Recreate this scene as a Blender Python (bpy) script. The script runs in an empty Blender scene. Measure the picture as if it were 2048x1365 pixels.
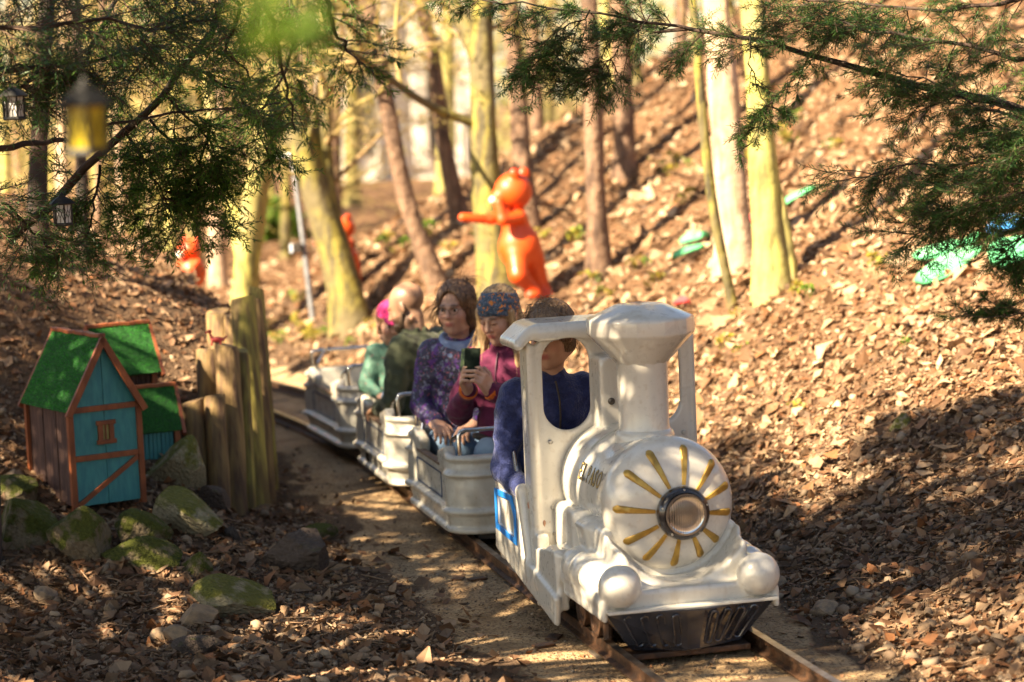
import bpy, math, random
import numpy as np
from mathutils import Vector, Matrix
rng = np.random.default_rng(7)
random.seed(7)
sc = bpy.context.scene
COL = sc.collection
# ---------------------------------------------------------------- camera
CAMZ = 1.9
cam = bpy.data.cameras.new('camera'); camo = bpy.data.objects.new('camera', cam); COL.objects.link(camo)
cam.lens = 85; cam.sensor_width = 36; cam.clip_start = .1; cam.clip_end = 900
camo.matrix_world = Matrix.Translation((0, 0, CAMZ)) @ Matrix.Rotation(math.pi/2 - math.radians(5.93), 4, 'X') @ Matrix.Rotation(math.radians(-2.5), 4, 'Z')
cam.dof.use_dof = True; cam.dof.focus_distance = 8.75; cam.dof.aperture_fstop = 2.05
sc.camera = camo
# ---------------------------------------------------------------- light
SUN_EL, SUN_AZ = math.radians(40), math.atan2(-.80, -.60)      # direction towards the sun: behind the camera, from the left
SUND = Vector((math.sin(SUN_AZ)*math.cos(SUN_EL), math.cos(SUN_AZ)*math.cos(SUN_EL), math.sin(SUN_EL)))
w = bpy.data.worlds.new('World'); sc.world = w; w.use_nodes = True
nt = w.node_tree; nt.nodes.clear()
sky = nt.nodes.new('ShaderNodeTexSky'); sky.sky_type = 'NISHITA'; sky.sun_disc = False
sky.sun_elevation = SUN_EL; sky.sun_rotation = SUN_AZ; sky.dust_density = 1.0; sky.air_density = 1.0
bg = nt.nodes.new('ShaderNodeBackground'); bg.inputs[1].default_value = .05
wo = nt.nodes.new('ShaderNodeOutputWorld')
nt.links.new(sky.outputs[0], bg.inputs[0]); nt.links.new(bg.outputs[0], wo.inputs[0])
sun = bpy.data.lights.new('sun', 'SUN'); suno = bpy.data.objects.new('sun', sun); COL.objects.link(suno)
sun.energy = 5.0; sun.angle = math.radians(.5); sun.color = (1, .87, .68)
suno.rotation_euler = SUND.to_track_quat('Z', 'Y').to_euler(); suno.location = (-8, -6, 9)
sc.view_settings.view_transform = 'Standard'; sc.view_settings.look = 'None'
sc.view_settings.exposure = 2.4; sc.view_settings.gamma = 1
sc.view_settings.use_white_balance = True; sc.view_settings.white_balance_temperature = 7500
sc.cycles.use_denoising = True
sc.cycles.max_bounces = 6; sc.cycles.diffuse_bounces = 3; sc.cycles.transparent_max_bounces = 6
sc.cycles.sample_clamp_indirect = 6

# ---------------------------------------------------------------- helpers
CM = np.array(camo.matrix_world.to_3x3()); FPX = 85/36*2048
def W(px, py, d):
    "a place in the world seen at photograph pixel px, py and d metres away (used only at build time to survey the place)"
    return np.array([0, 0, CAMZ]) + CM @ np.array([(px-1024)/FPX*d, -(py-682.5)/FPX*d, -d])
TH = math.radians(13.4)
FW = np.array([math.sin(TH), -math.cos(TH)]); BK = -FW; RT = np.array([math.cos(TH), math.sin(TH)])
O = np.array([.49, 7.85]) + .044*RT
T0, RAD = 4.2, 17.0
CEN = O + BK*T0 - RT*RAD
def lat(x, y):
    "signed distance right of the track centre, distance along the track"
    dx, dy = x-O[0], y-O[1]
    t = dx*BK[0]+dy*BK[1]; L = dx*RT[0]+dy*RT[1]
    ex, ey = x-CEN[0], y-CEN[1]; r = np.sqrt(ex*ex+ey*ey)
    ang = np.arctan2(ex*BK[0]+ey*BK[1], ex*RT[0]+ey*RT[1])
    arc = t > T0
    return np.where(arc, r-RAD, L), np.where(arc, T0+RAD*ang, t)
def track(t, L=0.0):
    "world x, y and heading angle (rotation z of the local frame) at distance t along the track"
    if t <= T0:
        p = O+BK*t+RT*L; return p[0], p[1], TH
    a = (t-T0)/RAD; r = RAD+L
    d = RT*math.cos(a)+BK*math.sin(a); p = CEN+d*r
    return p[0], p[1], TH+a
def sst(a, b, x):
    t = np.clip((x-a)/(b-a), 0, 1); return t*t*(3-2*t)
def smin(a, b, k):
    h = np.maximum(k-np.abs(a-b), 0)/k; return np.minimum(a, b)-h*h*k*.25
_ph = np.random.default_rng(3).uniform(0, 6.28, (60, 4))
def wob(x, y, f, s=0):
    "smooth 2-D noise about -1..1"
    v = 0
    for i in range(5):
        a = _ph[(i+s*5) % 60]
        v = v+np.sin(f*(x*math.cos(a[0])+y*math.sin(a[0]))*(.7+.25*i)+a[1])*np.sin(f*(x*math.cos(a[2])+y*math.sin(a[2]))*(.6+.2*i)+a[3])
    return v/2.2
def ground(x, y):
    x = np.asarray(x, float); y = np.asarray(y, float)
    L, t = lat(x, y)
    slope = .33+.22*sst(.5, 5, t)
    R = L-.62-.12*wob(x, y, 1.1)
    zr = slope*(np.sqrt(R*R+.12)+R)*.5 - .03
    cap = np.clip(1.45+.55*x, .35, 5)+.1*wob(x, y, .7, 1)
    cap = np.maximum(cap-.16*np.maximum(y-19-.5*x, 0), .3)
    zr = smin(np.maximum(zr, 0), cap, .5)
    v = y+.22*(-1.5-x)
    zl = .28*sst(8.7, 10.6, v)+.80*sst(10.1, 12.3, v)
    zl = zl*(1+.36*np.clip(-x-2.1, -.8, .8))
    zl = zl*(1-.72*sst(13.2, 16.5, y+.3*x))
    e0 = np.interp(y, [9.6, 10.2, 10.9, 11.8, 13], [.62, .78, 1.19, .76, .76]); wid = np.interp(y, [9.8, 10.6, 11], [.75, .4, .08])
    zl = zl*sst(0, 1, (-L-e0)/wid)
    far = .35*sst(.9, 4, np.abs(L))*sst(14, 18, y)
    z = np.where(L > 0, np.maximum(zr, 0), np.maximum(zl, far))
    z = z - .05*sst(.3, .15, np.abs(L))*0
    rough = sst(.35, .9, np.abs(L))
    z = z+rough*(.018*wob(x, y, 5, 2)+.012*wob(x, y, 14, 3)+.05*wob(x, y, 1.6, 4)*sst(1, 3, np.abs(L)))+.006*wob(x, y, 9, 5)
    return z
def gz(x, y): return float(ground(x, y))
def RAY(px, py, dmax=60):
    "where the line of sight through a photograph pixel meets the ground"
    d = np.arange(5, dmax, .03); o = np.array([0, 0, CAMZ]); r = CM @ np.array([(px-1024)/FPX, -(py-682.5)/FPX, -1])
    P = o[None]+d[:, None]*r[None]
    k = np.nonzero(P[:, 2] < ground(P[:, 0], P[:, 1]))[0]
    k = k[0] if len(k) else len(d)-1
    return P[k], d[k]

def tag(o, label=None, cat=None, group=None, kind=None):
    if label: o['label'] = label
    if cat: o['category'] = cat
    if group: o['group'] = group
    if kind: o['kind'] = kind
    return o
def empty(name, loc, rz=0, label=None, cat=None, group=None):
    o = bpy.data.objects.new(name, None); COL.objects.link(o); o.location = loc; o.rotation_euler = (0, 0, rz)
    o.empty_display_size = .1
    return tag(o, label, cat, group)
def link(name, me, mat=None, parent=None, loc=None, rot=None, smooth=None):
    o = bpy.data.objects.new(name, me); COL.objects.link(o)
    if mat is not None:
        for m in (mat if isinstance(mat, (list, tuple)) else [mat]): me.materials.append(m)
    if parent is not None: o.parent = parent
    if loc is not None: o.location = loc
    if rot is not None: o.rotation_euler = rot
    if smooth is not None: me.polygons.foreach_set('use_smooth', [smooth]*len(me.polygons))
    return o
def npmesh(name, V, Fq, mats=None, smooth=False, col=None):
    "mesh from numpy arrays; Fq is (n,3) or (n,4)"
    V = np.asarray(V, np.float32); Fq = np.asarray(Fq, np.int32); n, k = Fq.shape
    me = bpy.data.meshes.new(name); me.vertices.add(len(V)); me.vertices.foreach_set('co', V.ravel())
    me.loops.add(n*k); me.loops.foreach_set('vertex_index', Fq.ravel())
    me.polygons.add(n); me.polygons.foreach_set('loop_start', np.arange(n, dtype=np.int32)*k)
    if mats is not None: me.polygons.foreach_set('material_index', np.asarray(mats, np.int32))
    me.update(calc_edges=True)
    me.polygons.foreach_set('use_smooth', np.full(n, smooth))
    if col is not None:
        a = me.color_attributes.new('Col', 'FLOAT_COLOR', 'POINT')
        c = np.ones((len(V), 4), np.float32); c[:, :3] = col; a.data.foreach_set('color', c.ravel())
    return me
class MB:
    "collects simple solids into one mesh"
    def __init__(s): s.v = []; s.f = []
    def add(s, vs, fs):
        n = len(s.v); s.v += [tuple(v) for v in vs]; s.f += [[i+n for i in f] for f in fs]
        return s
    def box(s, c, h, rot=None, taper=1.0):
        vs = [Vector((sx*h[0]*(taper if sz > 0 else 1), sy*h[1]*(taper if sz > 0 else 1), sz*h[2])) for sz in (-1, 1) for sy in (-1, 1) for sx in (-1, 1)]
        if rot is not None: vs = [rot @ v for v in vs]
        vs = [v+Vector(c) for v in vs]
        return s.add(vs, [[0, 2, 3, 1], [4, 5, 7, 6], [0, 1, 5, 4], [2, 6, 7, 3], [0, 4, 6, 2], [1, 3, 7, 5]])
    def tube(s, pts, rs, n=8, cap=True):
        pts = [Vector(p) for p in pts]
        if not hasattr(rs, '__len__'): rs = [rs]*len(pts)
        up = Vector((.31, .17, .94)); base = len(s.v); vs = []; fs = []
        prev = None
        for i, p in enumerate(pts):
            d = (pts[min(i+1, len(pts)-1)]-pts[max(i-1, 0)]).normalized()
            if prev is None:
                a = d.cross(up if abs(d.dot(up)) < .95 else Vector((1, 0, 0))).normalized()
            else:
                a = (prev-d*prev.dot(d)).normalized()
            prev = a; b = d.cross(a)
            for k in range(n):
                t = 2*math.pi*k/n; vs.append(p+(a*math.cos(t)+b*math.sin(t))*rs[i])
        for i in range(len(pts)-1):
            for k in range(n):
                k2 = (k+1) % n; fs.append([i*n+k, i*n+k2, (i+1)*n+k2, (i+1)*n+k])
        if cap: fs.append(list(range(n))[::-1]); fs.append([(len(pts)-1)*n+k for k in range(n)])
        return s.add(vs, fs)
    def lathe(s, prof, n=32, M4=None, a0=0.0):
        "prof: (r, z) pairs about z"
        vs = []; fs = []
        for r, z in prof:
            for k in range(n):
                t = a0+2*math.pi*k/n; v = Vector((r*math.cos(t), r*math.sin(t), z)); vs.append(M4 @ v if M4 else v)
        for i in range(len(prof)-1):
            for k in range(n):
                k2 = (k+1) % n; fs.append([i*n+k, i*n+k2, (i+1)*n+k2, (i+1)*n+k])
        fs.append(list(range(n))[::-1]); fs.append([(len(prof)-1)*n+k for k in range(n)])
        return s.add(vs, fs)
    def prism(s, poly, a, b, axis='y'):
        "polygon in the other two axes extruded from a to b"
        def P(u, v, w_): return {'y': (u, w_, v), 'x': (w_, u, v), 'z': (u, v, w_)}[axis]
        n = len(poly); vs = [P(u, v, a) for u, v in poly]+[P(u, v, b) for u, v in poly]
        fs = [list(range(n))[::-1], list(range(n, 2*n))]+[[i, (i+1) % n, n+(i+1) % n, n+i] for i in range(n)]
        return s.add(vs, fs)
    def build(s, name, mat, parent=None, smooth=None, bevel=0, loc=None, rot=None, seg=2, auto=None):
        import bmesh
        me = bpy.data.meshes.new(name); me.from_pydata(s.v, [], s.f); me.update()
        bm = bmesh.new(); bm.from_mesh(me); bmesh.ops.recalc_face_normals(bm, faces=bm.faces)
        if bevel:
            es = [e for e in bm.edges if e.is_manifold and e.calc_face_angle(0) > .5]
            bmesh.ops.bevel(bm, geom=es, offset=bevel, segments=seg, profile=.5, affect='EDGES')
        bm.to_mesh(me); bm.free()
        o = link(name, me, mat, parent, loc, rot)
        if smooth:
            me.polygons.foreach_set('use_smooth', [True]*len(me.polygons))
            if auto is not False: me.set_sharp_from_angle(angle=math.radians(auto or 38))
        return o
# ---- implicit surfaces (for moulded fibreglass, people, figures)
def rotm(rx=0, ry=0, rz=0):
    from mathutils import Euler
    return np.array(Euler((math.radians(rx), math.radians(ry), math.radians(rz)), 'XYZ').to_matrix())
class SDF:
    def __init__(s, lo, hi, h):
        s.lo = np.array(lo, float); s.h = h
        s.n = np.ceil((np.array(hi)-s.lo)/h).astype(int)+1
        s.D = np.full(tuple(s.n), .08, np.float32)
        s.ax = [s.lo[i]+h*np.arange(s.n[i]) for i in range(3)]
    def _sl(s, a, b, pad):
        i0 = np.clip(((np.array(a)-pad-s.lo)/s.h).astype(int), 0, s.n-1); i1 = np.clip(((np.array(b)+pad-s.lo)/s.h).astype(int)+2, 1, s.n)
        sl = tuple(slice(int(p), int(q)) for p, q in zip(i0, i1))
        X = s.ax[0][sl[0]][:, None, None]; Y = s.ax[1][sl[1]][None, :, None]; Z = s.ax[2][sl[2]][None, None, :]
        return sl, X, Y, Z
    def op(s, fn, a, b, k, sub=False):
        sl, X, Y, Z = s._sl(a, b, max(k, .001)+3*s.h)
        if min(s.D[sl].shape) == 0: return s
        d = fn(X, Y, Z).astype(np.float32); D = s.D[sl]; kk = max(k, 1e-5)
        if sub:
            d = -d; h = np.maximum(kk-np.abs(D-d), 0)/kk; s.D[sl] = np.maximum(D, d)+h*h*kk*.25
        else:
            h = np.maximum(kk-np.abs(D-d), 0)/kk; s.D[sl] = np.minimum(D, d)-h*h*kk*.25
        return s
    def cap(s, p, q, r0, r1=None, k=.01, sub=False):
        p = np.array(p, float); q = np.array(q, float); r1 = r0 if r1 is None else r1; ba = q-p; bb = max(ba@ba, 1e-9); m = max(r0, r1)
        def fn(X, Y, Z):
            t = np.clip(((X-p[0])*ba[0]+(Y-p[1])*ba[1]+(Z-p[2])*ba[2])/bb, 0, 1)
            return np.sqrt((X-p[0]-t*ba[0])**2+(Y-p[1]-t*ba[1])**2+(Z-p[2]-t*ba[2])**2)-(r0+t*(r1-r0))
        return s.op(fn, np.minimum(p, q)-m, np.maximum(p, q)+m, k, sub)
    def ell(s, c, r, R=None, k=.01, sub=False):
        c = np.array(c, float); r = np.array(r, float); m = r.max() if R is not None else r
        R = np.eye(3) if R is None else R
        def fn(X, Y, Z):
            x, y, z = X-c[0], Y-c[1], Z-c[2]
            u = [(R[0, i]*x+R[1, i]*y+R[2, i]*z)/r[i] for i in range(3)]
            k0 = np.sqrt(u[0]**2+u[1]**2+u[2]**2); k1 = np.sqrt((u[0]/r[0])**2+(u[1]/r[1])**2+(u[2]/r[2])**2)+1e-6
            return k0*(k0-1)/k1
        return s.op(fn, c-m, c+m, k, sub)
    def box(s, c, hf, R=None, rad=.005, k=.004, sub=False):
        c = np.array(c, float); hf = np.array(hf, float)-rad; m = np.linalg.norm(hf)+rad if R is not None else hf+rad
        R = np.eye(3) if R is None else R
        def fn(X, Y, Z):
            x, y, z = X-c[0], Y-c[1], Z-c[2]
            q = [np.abs(R[0, i]*x+R[1, i]*y+R[2, i]*z)-hf[i] for i in range(3)]
            return np.sqrt(sum(np.maximum(a, 0)**2 for a in q))+np.minimum(np.maximum(q[0], np.maximum(q[1], q[2])), 0)-rad
        return s.op(fn, c-m, c+m, k, sub)
    def disp(s, fn):
        X = s.ax[0][:, None, None]; Y = s.ax[1][None, :, None]; Z = s.ax[2][None, None, :]
        s.D = (s.D+fn(X, Y, Z)).astype(np.float32); return s
    def mesh(s):
        D = s.D.copy(); D[0] = D[-1] = .1; D[:, 0] = D[:, -1] = .1; D[:, :, 0] = D[:, :, -1] = .1
        I = D < 0; nx, ny, nz = D.shape
        c = np.zeros((nx-1, ny-1, nz-1), np.int8)
        for a in (0, 1):
            for b in (0, 1):
                for g in (0, 1): c += I[a:nx-1+a, b:ny-1+b, g:nz-1+g]
        act = np.argwhere((c > 0) & (c < 8)); idx = np.full(c.shape, -1, np.int32)
        idx[tuple(act.T)] = np.arange(len(act))
        P = np.zeros((len(act), 3)); cnt = np.zeros(len(act))
        cor = [np.array(q) for q in ((0, 0, 0), (1, 0, 0), (0, 1, 0), (1, 1, 0), (0, 0, 1), (1, 0, 1), (0, 1, 1), (1, 1, 1))]
        vals = [D[tuple((act+q).T)] for q in cor]
        for i, j in ((0, 1), (2, 3), (4, 5), (6, 7), (0, 2), (1, 3), (4, 6), (5, 7), (0, 4), (1, 5), (2, 6), (3, 7)):
            a, b = vals[i], vals[j]; m = (a < 0) != (b < 0); t = np.where(m, a/np.where(m, a-b, 1), 0)
            P[m] += (cor[i][None]+t[:, None]*(cor[j]-cor[i])[None])[m]; cnt += m
        V = s.lo+(act+P/cnt[:, None])*s.h
        Q = []
        for ax in range(3):
            u, v = (ax+1) % 3, (ax+2) % 3
            A = [slice(0, None)]*3; B = [slice(0, None)]*3; A[ax] = slice(0, -1); B[ax] = slice(1, None)
            a, b = I[tuple(A)], I[tuple(B)]
            E_ = np.argwhere(a != b); E_ = E_[(E_[:, u] > 0) & (E_[:, v] > 0)]
            ins = a[tuple(E_.T)]
            def at(du, dv):
                e = E_.copy(); e[:, u] -= du; e[:, v] -= dv; return idx[tuple(e.T)]
            q = np.stack([at(1, 1), at(0, 1), at(0, 0), at(1, 0)], 1)
            q[~ins] = q[~ins][:, ::-1]; Q.append(q)
        return V, np.concatenate(Q)
    def build(s, name, mat, parent=None, colfn=None, relax=0):
        V, Q = s.mesh()
        for _ in range(relax):
            acc = np.zeros_like(V); n = np.zeros(len(V))
            for i in range(4):
                for j in ((i+1) % 4,):
                    np.add.at(acc, Q[:, i], V[Q[:, j]]); np.add.at(n, Q[:, i], 1); np.add.at(acc, Q[:, j], V[Q[:, i]]); np.add.at(n, Q[:, j], 1)
            V = V*.4+.6*acc/n[:, None]
        me = npmesh(name, V, Q, None, True, colfn(V) if colfn else None)
        return link(name, me, mat, parent)
def sn3(X, Y, Z, f, seed=0, oct_=4):
    r = np.random.default_rng(seed); v = 0
    for i in range(oct_):
        a = r.normal(size=3); a /= np.linalg.norm(a); b = r.normal(size=3); b /= np.linalg.norm(b); p, q = r.uniform(0, 6.28, 2); g = f*(.7+.45*i)
        v = v+np.sin(g*(a[0]*X+a[1]*Y+a[2]*Z)+p)*np.sin(g*.8*(b[0]*X+b[1]*Y+b[2]*Z)+q)
    return v/oct_*1.6
# ---------------------------------------------------------------- materials
MATS = {}

def mat(name, c, rough=.6, c2=None, scale=8, detail=6, bump=0, bscale=None, metal=0, coat=0, island=None, vcol=False, stretch=None, trans=0, spec=.5, mixlo=.38, mixhi=.62, bdist=.01, extra=None, sheen=0, subs=0):
    if name in MATS: return MATS[name]
    m = bpy.data.materials.new(name); m.use_nodes = True; n = m.node_tree.nodes; l = m.node_tree.links
    b = n['Principled BSDF']; out = n['Material Output']
    b.inputs['Roughness'].default_value = rough; b.inputs['Metallic'].default_value = metal; b.inputs['Specular IOR Level'].default_value = spec
    if coat: b.inputs['Coat Weight'].default_value = coat; b.inputs['Coat Roughness'].default_value = .05
    if sheen: b.inputs['Sheen Weight'].default_value = sheen; b.inputs['Sheen Roughness'].default_value = .4
    if subs: b.inputs['Subsurface Weight'].default_value = subs; b.inputs['Subsurface Radius'].default_value = (.02, .008, .004)
    tc = n.new('ShaderNodeTexCoord'); src = tc.outputs['Object']
    if stretch:
        mp = n.new('ShaderNodeMapping'); mp.inputs['Scale'].default_value = stretch; l.new(src, mp.inputs[0]); src = mp.outputs[0]
    col = None
    def rgb(c):
        q = n.new('ShaderNodeRGB'); q.outputs[0].default_value = (*c, 1); return q.outputs[0]
    def mixc(f, a, bb, mode='MIX'):
        q = n.new('ShaderNodeMix'); q.data_type = 'RGBA'; q.blend_type = mode
        if isinstance(f, float): q.inputs[0].default_value = f
        else: l.new(f, q.inputs[0])
        l.new(a, q.inputs[6]); l.new(bb, q.inputs[7]); return q.outputs[2]
    if island:
        g = n.new('ShaderNodeNewGeometry'); r = n.new('ShaderNodeValToRGB'); l.new(g.outputs['Random Per Island'], r.inputs[0])
        r.color_ramp.interpolation = 'LINEAR'
        while len(r.color_ramp.elements) < len(island): r.color_ramp.elements.new(.5)
        for i, cc in enumerate(island):
            r.color_ramp.elements[i].position = i/(len(island)-1); r.color_ramp.elements[i].color = (*cc, 1)
        col = r.outputs[0]
    elif vcol:
        a = n.new('ShaderNodeAttribute'); a.attribute_name = 'Col'; col = a.outputs['Color']
    else: col = rgb(c)
    nz = n.new('ShaderNodeTexNoise'); nz.inputs['Scale'].default_value = scale; nz.inputs['Detail'].default_value = detail; l.new(src, nz.inputs['Vector'])
    if c2 is not None:
        mr = n.new('ShaderNodeMapRange'); mr.inputs[1].default_value = mixlo; mr.inputs[2].default_value = mixhi; l.new(nz.outputs[0], mr.inputs[0])
        c2n = rgb(c2)
        if island or vcol: c2n = mixc(1.0, col, c2n, 'MULTIPLY')
        col = mixc(mr.outputs[0], col, c2n)
    if bump:
        bn = n.new('ShaderNodeTexNoise'); bn.inputs['Scale'].default_value = bscale or scale*3; bn.inputs['Detail'].default_value = 8; l.new(src, bn.inputs['Vector'])
        bp = n.new('ShaderNodeBump'); bp.inputs['Strength'].default_value = bump; bp.inputs['Distance'].default_value = bdist; l.new(bn.outputs[0], bp.inputs['Height']); l.new(bp.outputs[0], b.inputs['Normal'])
    ctx = dict(m=m, n=n, l=l, b=b, src=src, rgb=rgb, mixc=mixc, tc=tc, nz=nz)
    if extra: col = extra(ctx, col) or col
    l.new(col, b.inputs['Base Color'])
    if trans:
        t = n.new('ShaderNodeBsdfTranslucent'); l.new(col, t.inputs[0]); mx = n.new('ShaderNodeMixShader'); mx.inputs[0].default_value = trans
        l.new(b.outputs[0], mx.inputs[1]); l.new(t.outputs[0], mx.inputs[2]); l.new(mx.outputs[0], out.inputs[0])
    MATS[name] = m; return m
# ---------------------------------------------------------------- ground
def spaced(a, b, fine, lo, hi, g=1.12, mx=6):
    v = list(np.arange(a, b+1e-6, fine)); s = fine; q = b
    while q < hi: s = min(s*g, mx); q += s; v.append(q)
    s = fine; q = a
    while q > lo: s = min(s*g, mx); q -= s; v.insert(0, q)
    return np.array(v)
gx = spaced(-3.6, 4.2, .06, -140, 140); gy = spaced(6.6, 19, .065, -40, 260)
XX, YY = np.meshgrid(gx, gy, indexing='ij'); ZZ = ground(XX, YY)
nX, nY = XX.shape
ii = np.arange(nX*nY).reshape(nX, nY)
Fg = np.stack([ii[:-1, :-1], ii[1:, :-1], ii[1:, 1:], ii[:-1, 1:]], -1).reshape(-1, 4)
LL, TT = lat(XX, YY)
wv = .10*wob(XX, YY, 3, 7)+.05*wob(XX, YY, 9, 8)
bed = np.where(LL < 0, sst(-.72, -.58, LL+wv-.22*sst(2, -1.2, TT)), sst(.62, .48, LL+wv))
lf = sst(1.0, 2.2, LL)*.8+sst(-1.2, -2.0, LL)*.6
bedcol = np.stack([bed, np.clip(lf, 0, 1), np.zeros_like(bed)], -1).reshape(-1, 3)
def gextra(x, col):
    n, l = x['n'], x['l']
    a = n.new('ShaderNodeAttribute'); a.attribute_name = 'Col'; sp = n.new('ShaderNodeSeparateColor'); l.new(a.outputs['Color'], sp.inputs[0])
    n1 = n.new('ShaderNodeTexNoise'); n1.inputs['Scale'].default_value = 6; n1.inputs['Detail'].default_value = 8; l.new(x['src'], n1.inputs['Vector'])
    n2 = n.new('ShaderNodeTexNoise'); n2.inputs['Scale'].default_value = 70; n2.inputs['Detail'].default_value = 6; l.new(x['src'], n2.inputs['Vector'])
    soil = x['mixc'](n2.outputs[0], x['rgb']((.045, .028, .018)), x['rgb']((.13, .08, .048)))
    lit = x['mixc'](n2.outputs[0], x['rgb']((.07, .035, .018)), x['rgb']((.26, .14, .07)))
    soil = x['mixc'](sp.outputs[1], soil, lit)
    mr = n.new('ShaderNodeMapRange'); mr.inputs[1].default_value = .3; mr.inputs[2].default_value = .7; l.new(n1.outputs[0], mr.inputs[0])
    sand = x['mixc'](mr.outputs[0], x['rgb']((.24, .15, .078)), x['rgb']((.48, .335, .19)))
    mr2 = n.new('ShaderNodeMapRange'); mr2.inputs[1].default_value = .52; mr2.inputs[2].default_value = .62; l.new(n2.outputs[0], mr2.inputs[0])
    sand = x['mixc'](mr2.outputs[0], sand, x['rgb']((.16, .10, .06)))
    f = n.new('ShaderNodeMath'); f.operation = 'MULTIPLY_ADD'; l.new(n1.outputs[0], f.inputs[0]); f.inputs[1].default_value = .9; l.new(sp.outputs[0], f.inputs[2])
    mr3 = n.new('ShaderNodeMapRange'); mr3.inputs[1].default_value = .85; mr3.inputs[2].default_value = 1.1; l.new(f.outputs[0], mr3.inputs[0])
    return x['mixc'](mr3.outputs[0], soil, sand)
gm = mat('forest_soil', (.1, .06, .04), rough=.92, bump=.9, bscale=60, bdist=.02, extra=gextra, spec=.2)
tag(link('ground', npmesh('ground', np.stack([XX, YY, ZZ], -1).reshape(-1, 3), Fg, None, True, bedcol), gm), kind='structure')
# ---------------------------------------------------------------- railway
rust = mat('rusty_steel', (.055, .034, .024), .5, (.13, .065, .035), 30, bump=.4, bscale=120, metal=.5)
shiny = mat('worn_rail_top', (.32, .27, .23), .32, (.15, .10, .07), 20, metal=.8)
wood_dark = mat('old_sleeper_wood', (.06, .042, .03), .9, (.11, .08, .055), 14, stretch=(2, 14, 8), bump=.8)
trk = empty('railway_track', (O[0], O[1], 0), 0, 'narrow gauge railway track of rusty rails curving away under the little white train', 'railway track')
def rail(Lc):
    prof = [(-.022, 0), (.022, 0), (.022, .006), (.005, .012), (.005, .036), (.014, .042), (.014, .055), (-.014, .055), (-.014, .042), (-.005, .036), (-.005, .012), (-.022, .006)]
    ts = list(np.arange(-3.0, 4.2, .4))+list(np.arange(4.2, 22, .5)); v = []; f = []; k = len(prof)
    for t in ts:
        for a, b in prof:
            x, y, _ = track(t, Lc+a); v.append((x-O[0], y-O[1], b+.012))
    for i in range(len(ts)-1):
        for j in range(k): f.append([i*k+j, i*k+(j+1) % k, (i+1)*k+(j+1) % k, (i+1)*k+j])
    f.append(list(range(k))[::-1]); f.append([(len(ts)-1)*k+j for j in range(k)])
    me = bpy.data.meshes.new('rail'); me.from_pydata(v, [], f); me.materials.append(rust); me.materials.append(shiny)
    me.polygons.foreach_set('material_index', [1 if (i < (len(ts)-1)*k and i % k == 6) else 0 for i in range(len(f))])
    return link('rail', me, None, trk)
rail(-.245); rail(.245)
slm = None
for i in range(34):
    t = -2.9+i*.62
    x, y, h = track(t)
    if slm is None:
        o = MB().box((0, 0, 0), (.27, .055, .022)).build('sleeper', wood_dark, trk, bevel=.004); slm = o.data
    else: o = link('sleeper', slm, None, trk)
    o.location = (x-O[0], y-O[1], -.020+.002*math.sin(i*2.1)); o.rotation_euler = (0, 0, h)
for t, L, a in ((.35, -.40, 20), (.48, -.33, 60), (1.55, -.36, 10), (1.62, -.42, 70), (-.55, -.37, 30)):
    x, y, h = track(t, L)
    MB().box((0, 0, 0), (.035, .022, .004)).build('fixing_plate', rust, trk, bevel=.001, loc=(x-O[0], y-O[1], gz(x, y)+.006), rot=(0, 0, h+math.radians(a)))
# ---------------------------------------------------------------- the little train
def dirt(x, col):
    n, l = x['n'], x['l']
    mp = n.new('ShaderNodeMapping'); mp.inputs['Scale'].default_value = (16, 16, 2.6); l.new(x['tc'].outputs['Object'], mp.inputs[0])
    a = n.new('ShaderNodeTexNoise'); a.inputs['Scale'].default_value = 1.5; a.inputs['Detail'].default_value = 7; l.new(mp.outputs[0], a.inputs['Vector'])
    mr = n.new('ShaderNodeMapRange'); mr.inputs[1].default_value = .55; mr.inputs[2].default_value = .80; mr.inputs[4].default_value = .42; l.new(a.outputs[0], mr.inputs[0])
    c = x['mixc'](mr.outputs[0], col, x['rgb']((.33, .25, .17)))
    b = n.new('ShaderNodeTexNoise'); b.inputs['Scale'].default_value = 34; b.inputs['Detail'].default_value = 9; l.new(x['tc'].outputs['Object'], b.inputs['Vector'])
    m2 = n.new('ShaderNodeMapRange'); m2.inputs[1].default_value = .60; m2.inputs[2].default_value = .76; m2.inputs[4].default_value = .5; l.new(b.outputs[0], m2.inputs[0])
    rr = n.new('ShaderNodeMapRange'); rr.inputs[1].default_value = .3; rr.inputs[2].default_value = .7; rr.inputs[3].default_value = .22; rr.inputs[4].default_value = .45; l.new(b.outputs[0], rr.inputs[0]); l.new(rr.outputs[0], x['b'].inputs['Roughness'])
    return x['mixc'](m2.outputs[0], c, x['rgb']((.40, .31, .21)))
cream = mat('cream_gloss_paint', (.62, .59, .525), .24, coat=.8, bump=.12, bscale=9, bdist=.01, extra=dirt)
def dirt2(x, col):
    c = dirt(x, col); n, l = x['n'], x['l']
    a = n.new('ShaderNodeTexNoise'); a.inputs['Scale'].default_value = 9; a.inputs['Detail'].default_value = 9; l.new(x['tc'].outputs['Object'], a.inputs['Vector'])
    mr = n.new('ShaderNodeMapRange'); mr.inputs[1].default_value = .45; mr.inputs[2].default_value = .75; mr.inputs[4].default_value = .6; l.new(a.outputs[0], mr.inputs[0])
    return x['mixc'](mr.outputs[0], c, x['rgb']((.24, .20, .15)))
grimy = mat('weathered_cream_paint', (.50, .48, .42), .38, coat=.3, bump=.15, bscale=12, extra=dirt2)
gold = mat('gold_paint', (.50, .32, .075), .35, (.36, .21, .045), 30, metal=.5)
black = mat('black_gloss_paint', (.012, .012, .016), .22, coat=.5, c2=(.035, .03, .03), scale=14)
dark = mat('dark_oily_steel', (.018, .015, .014), .55, (.05, .035, .025), 30, bump=.4)
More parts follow.
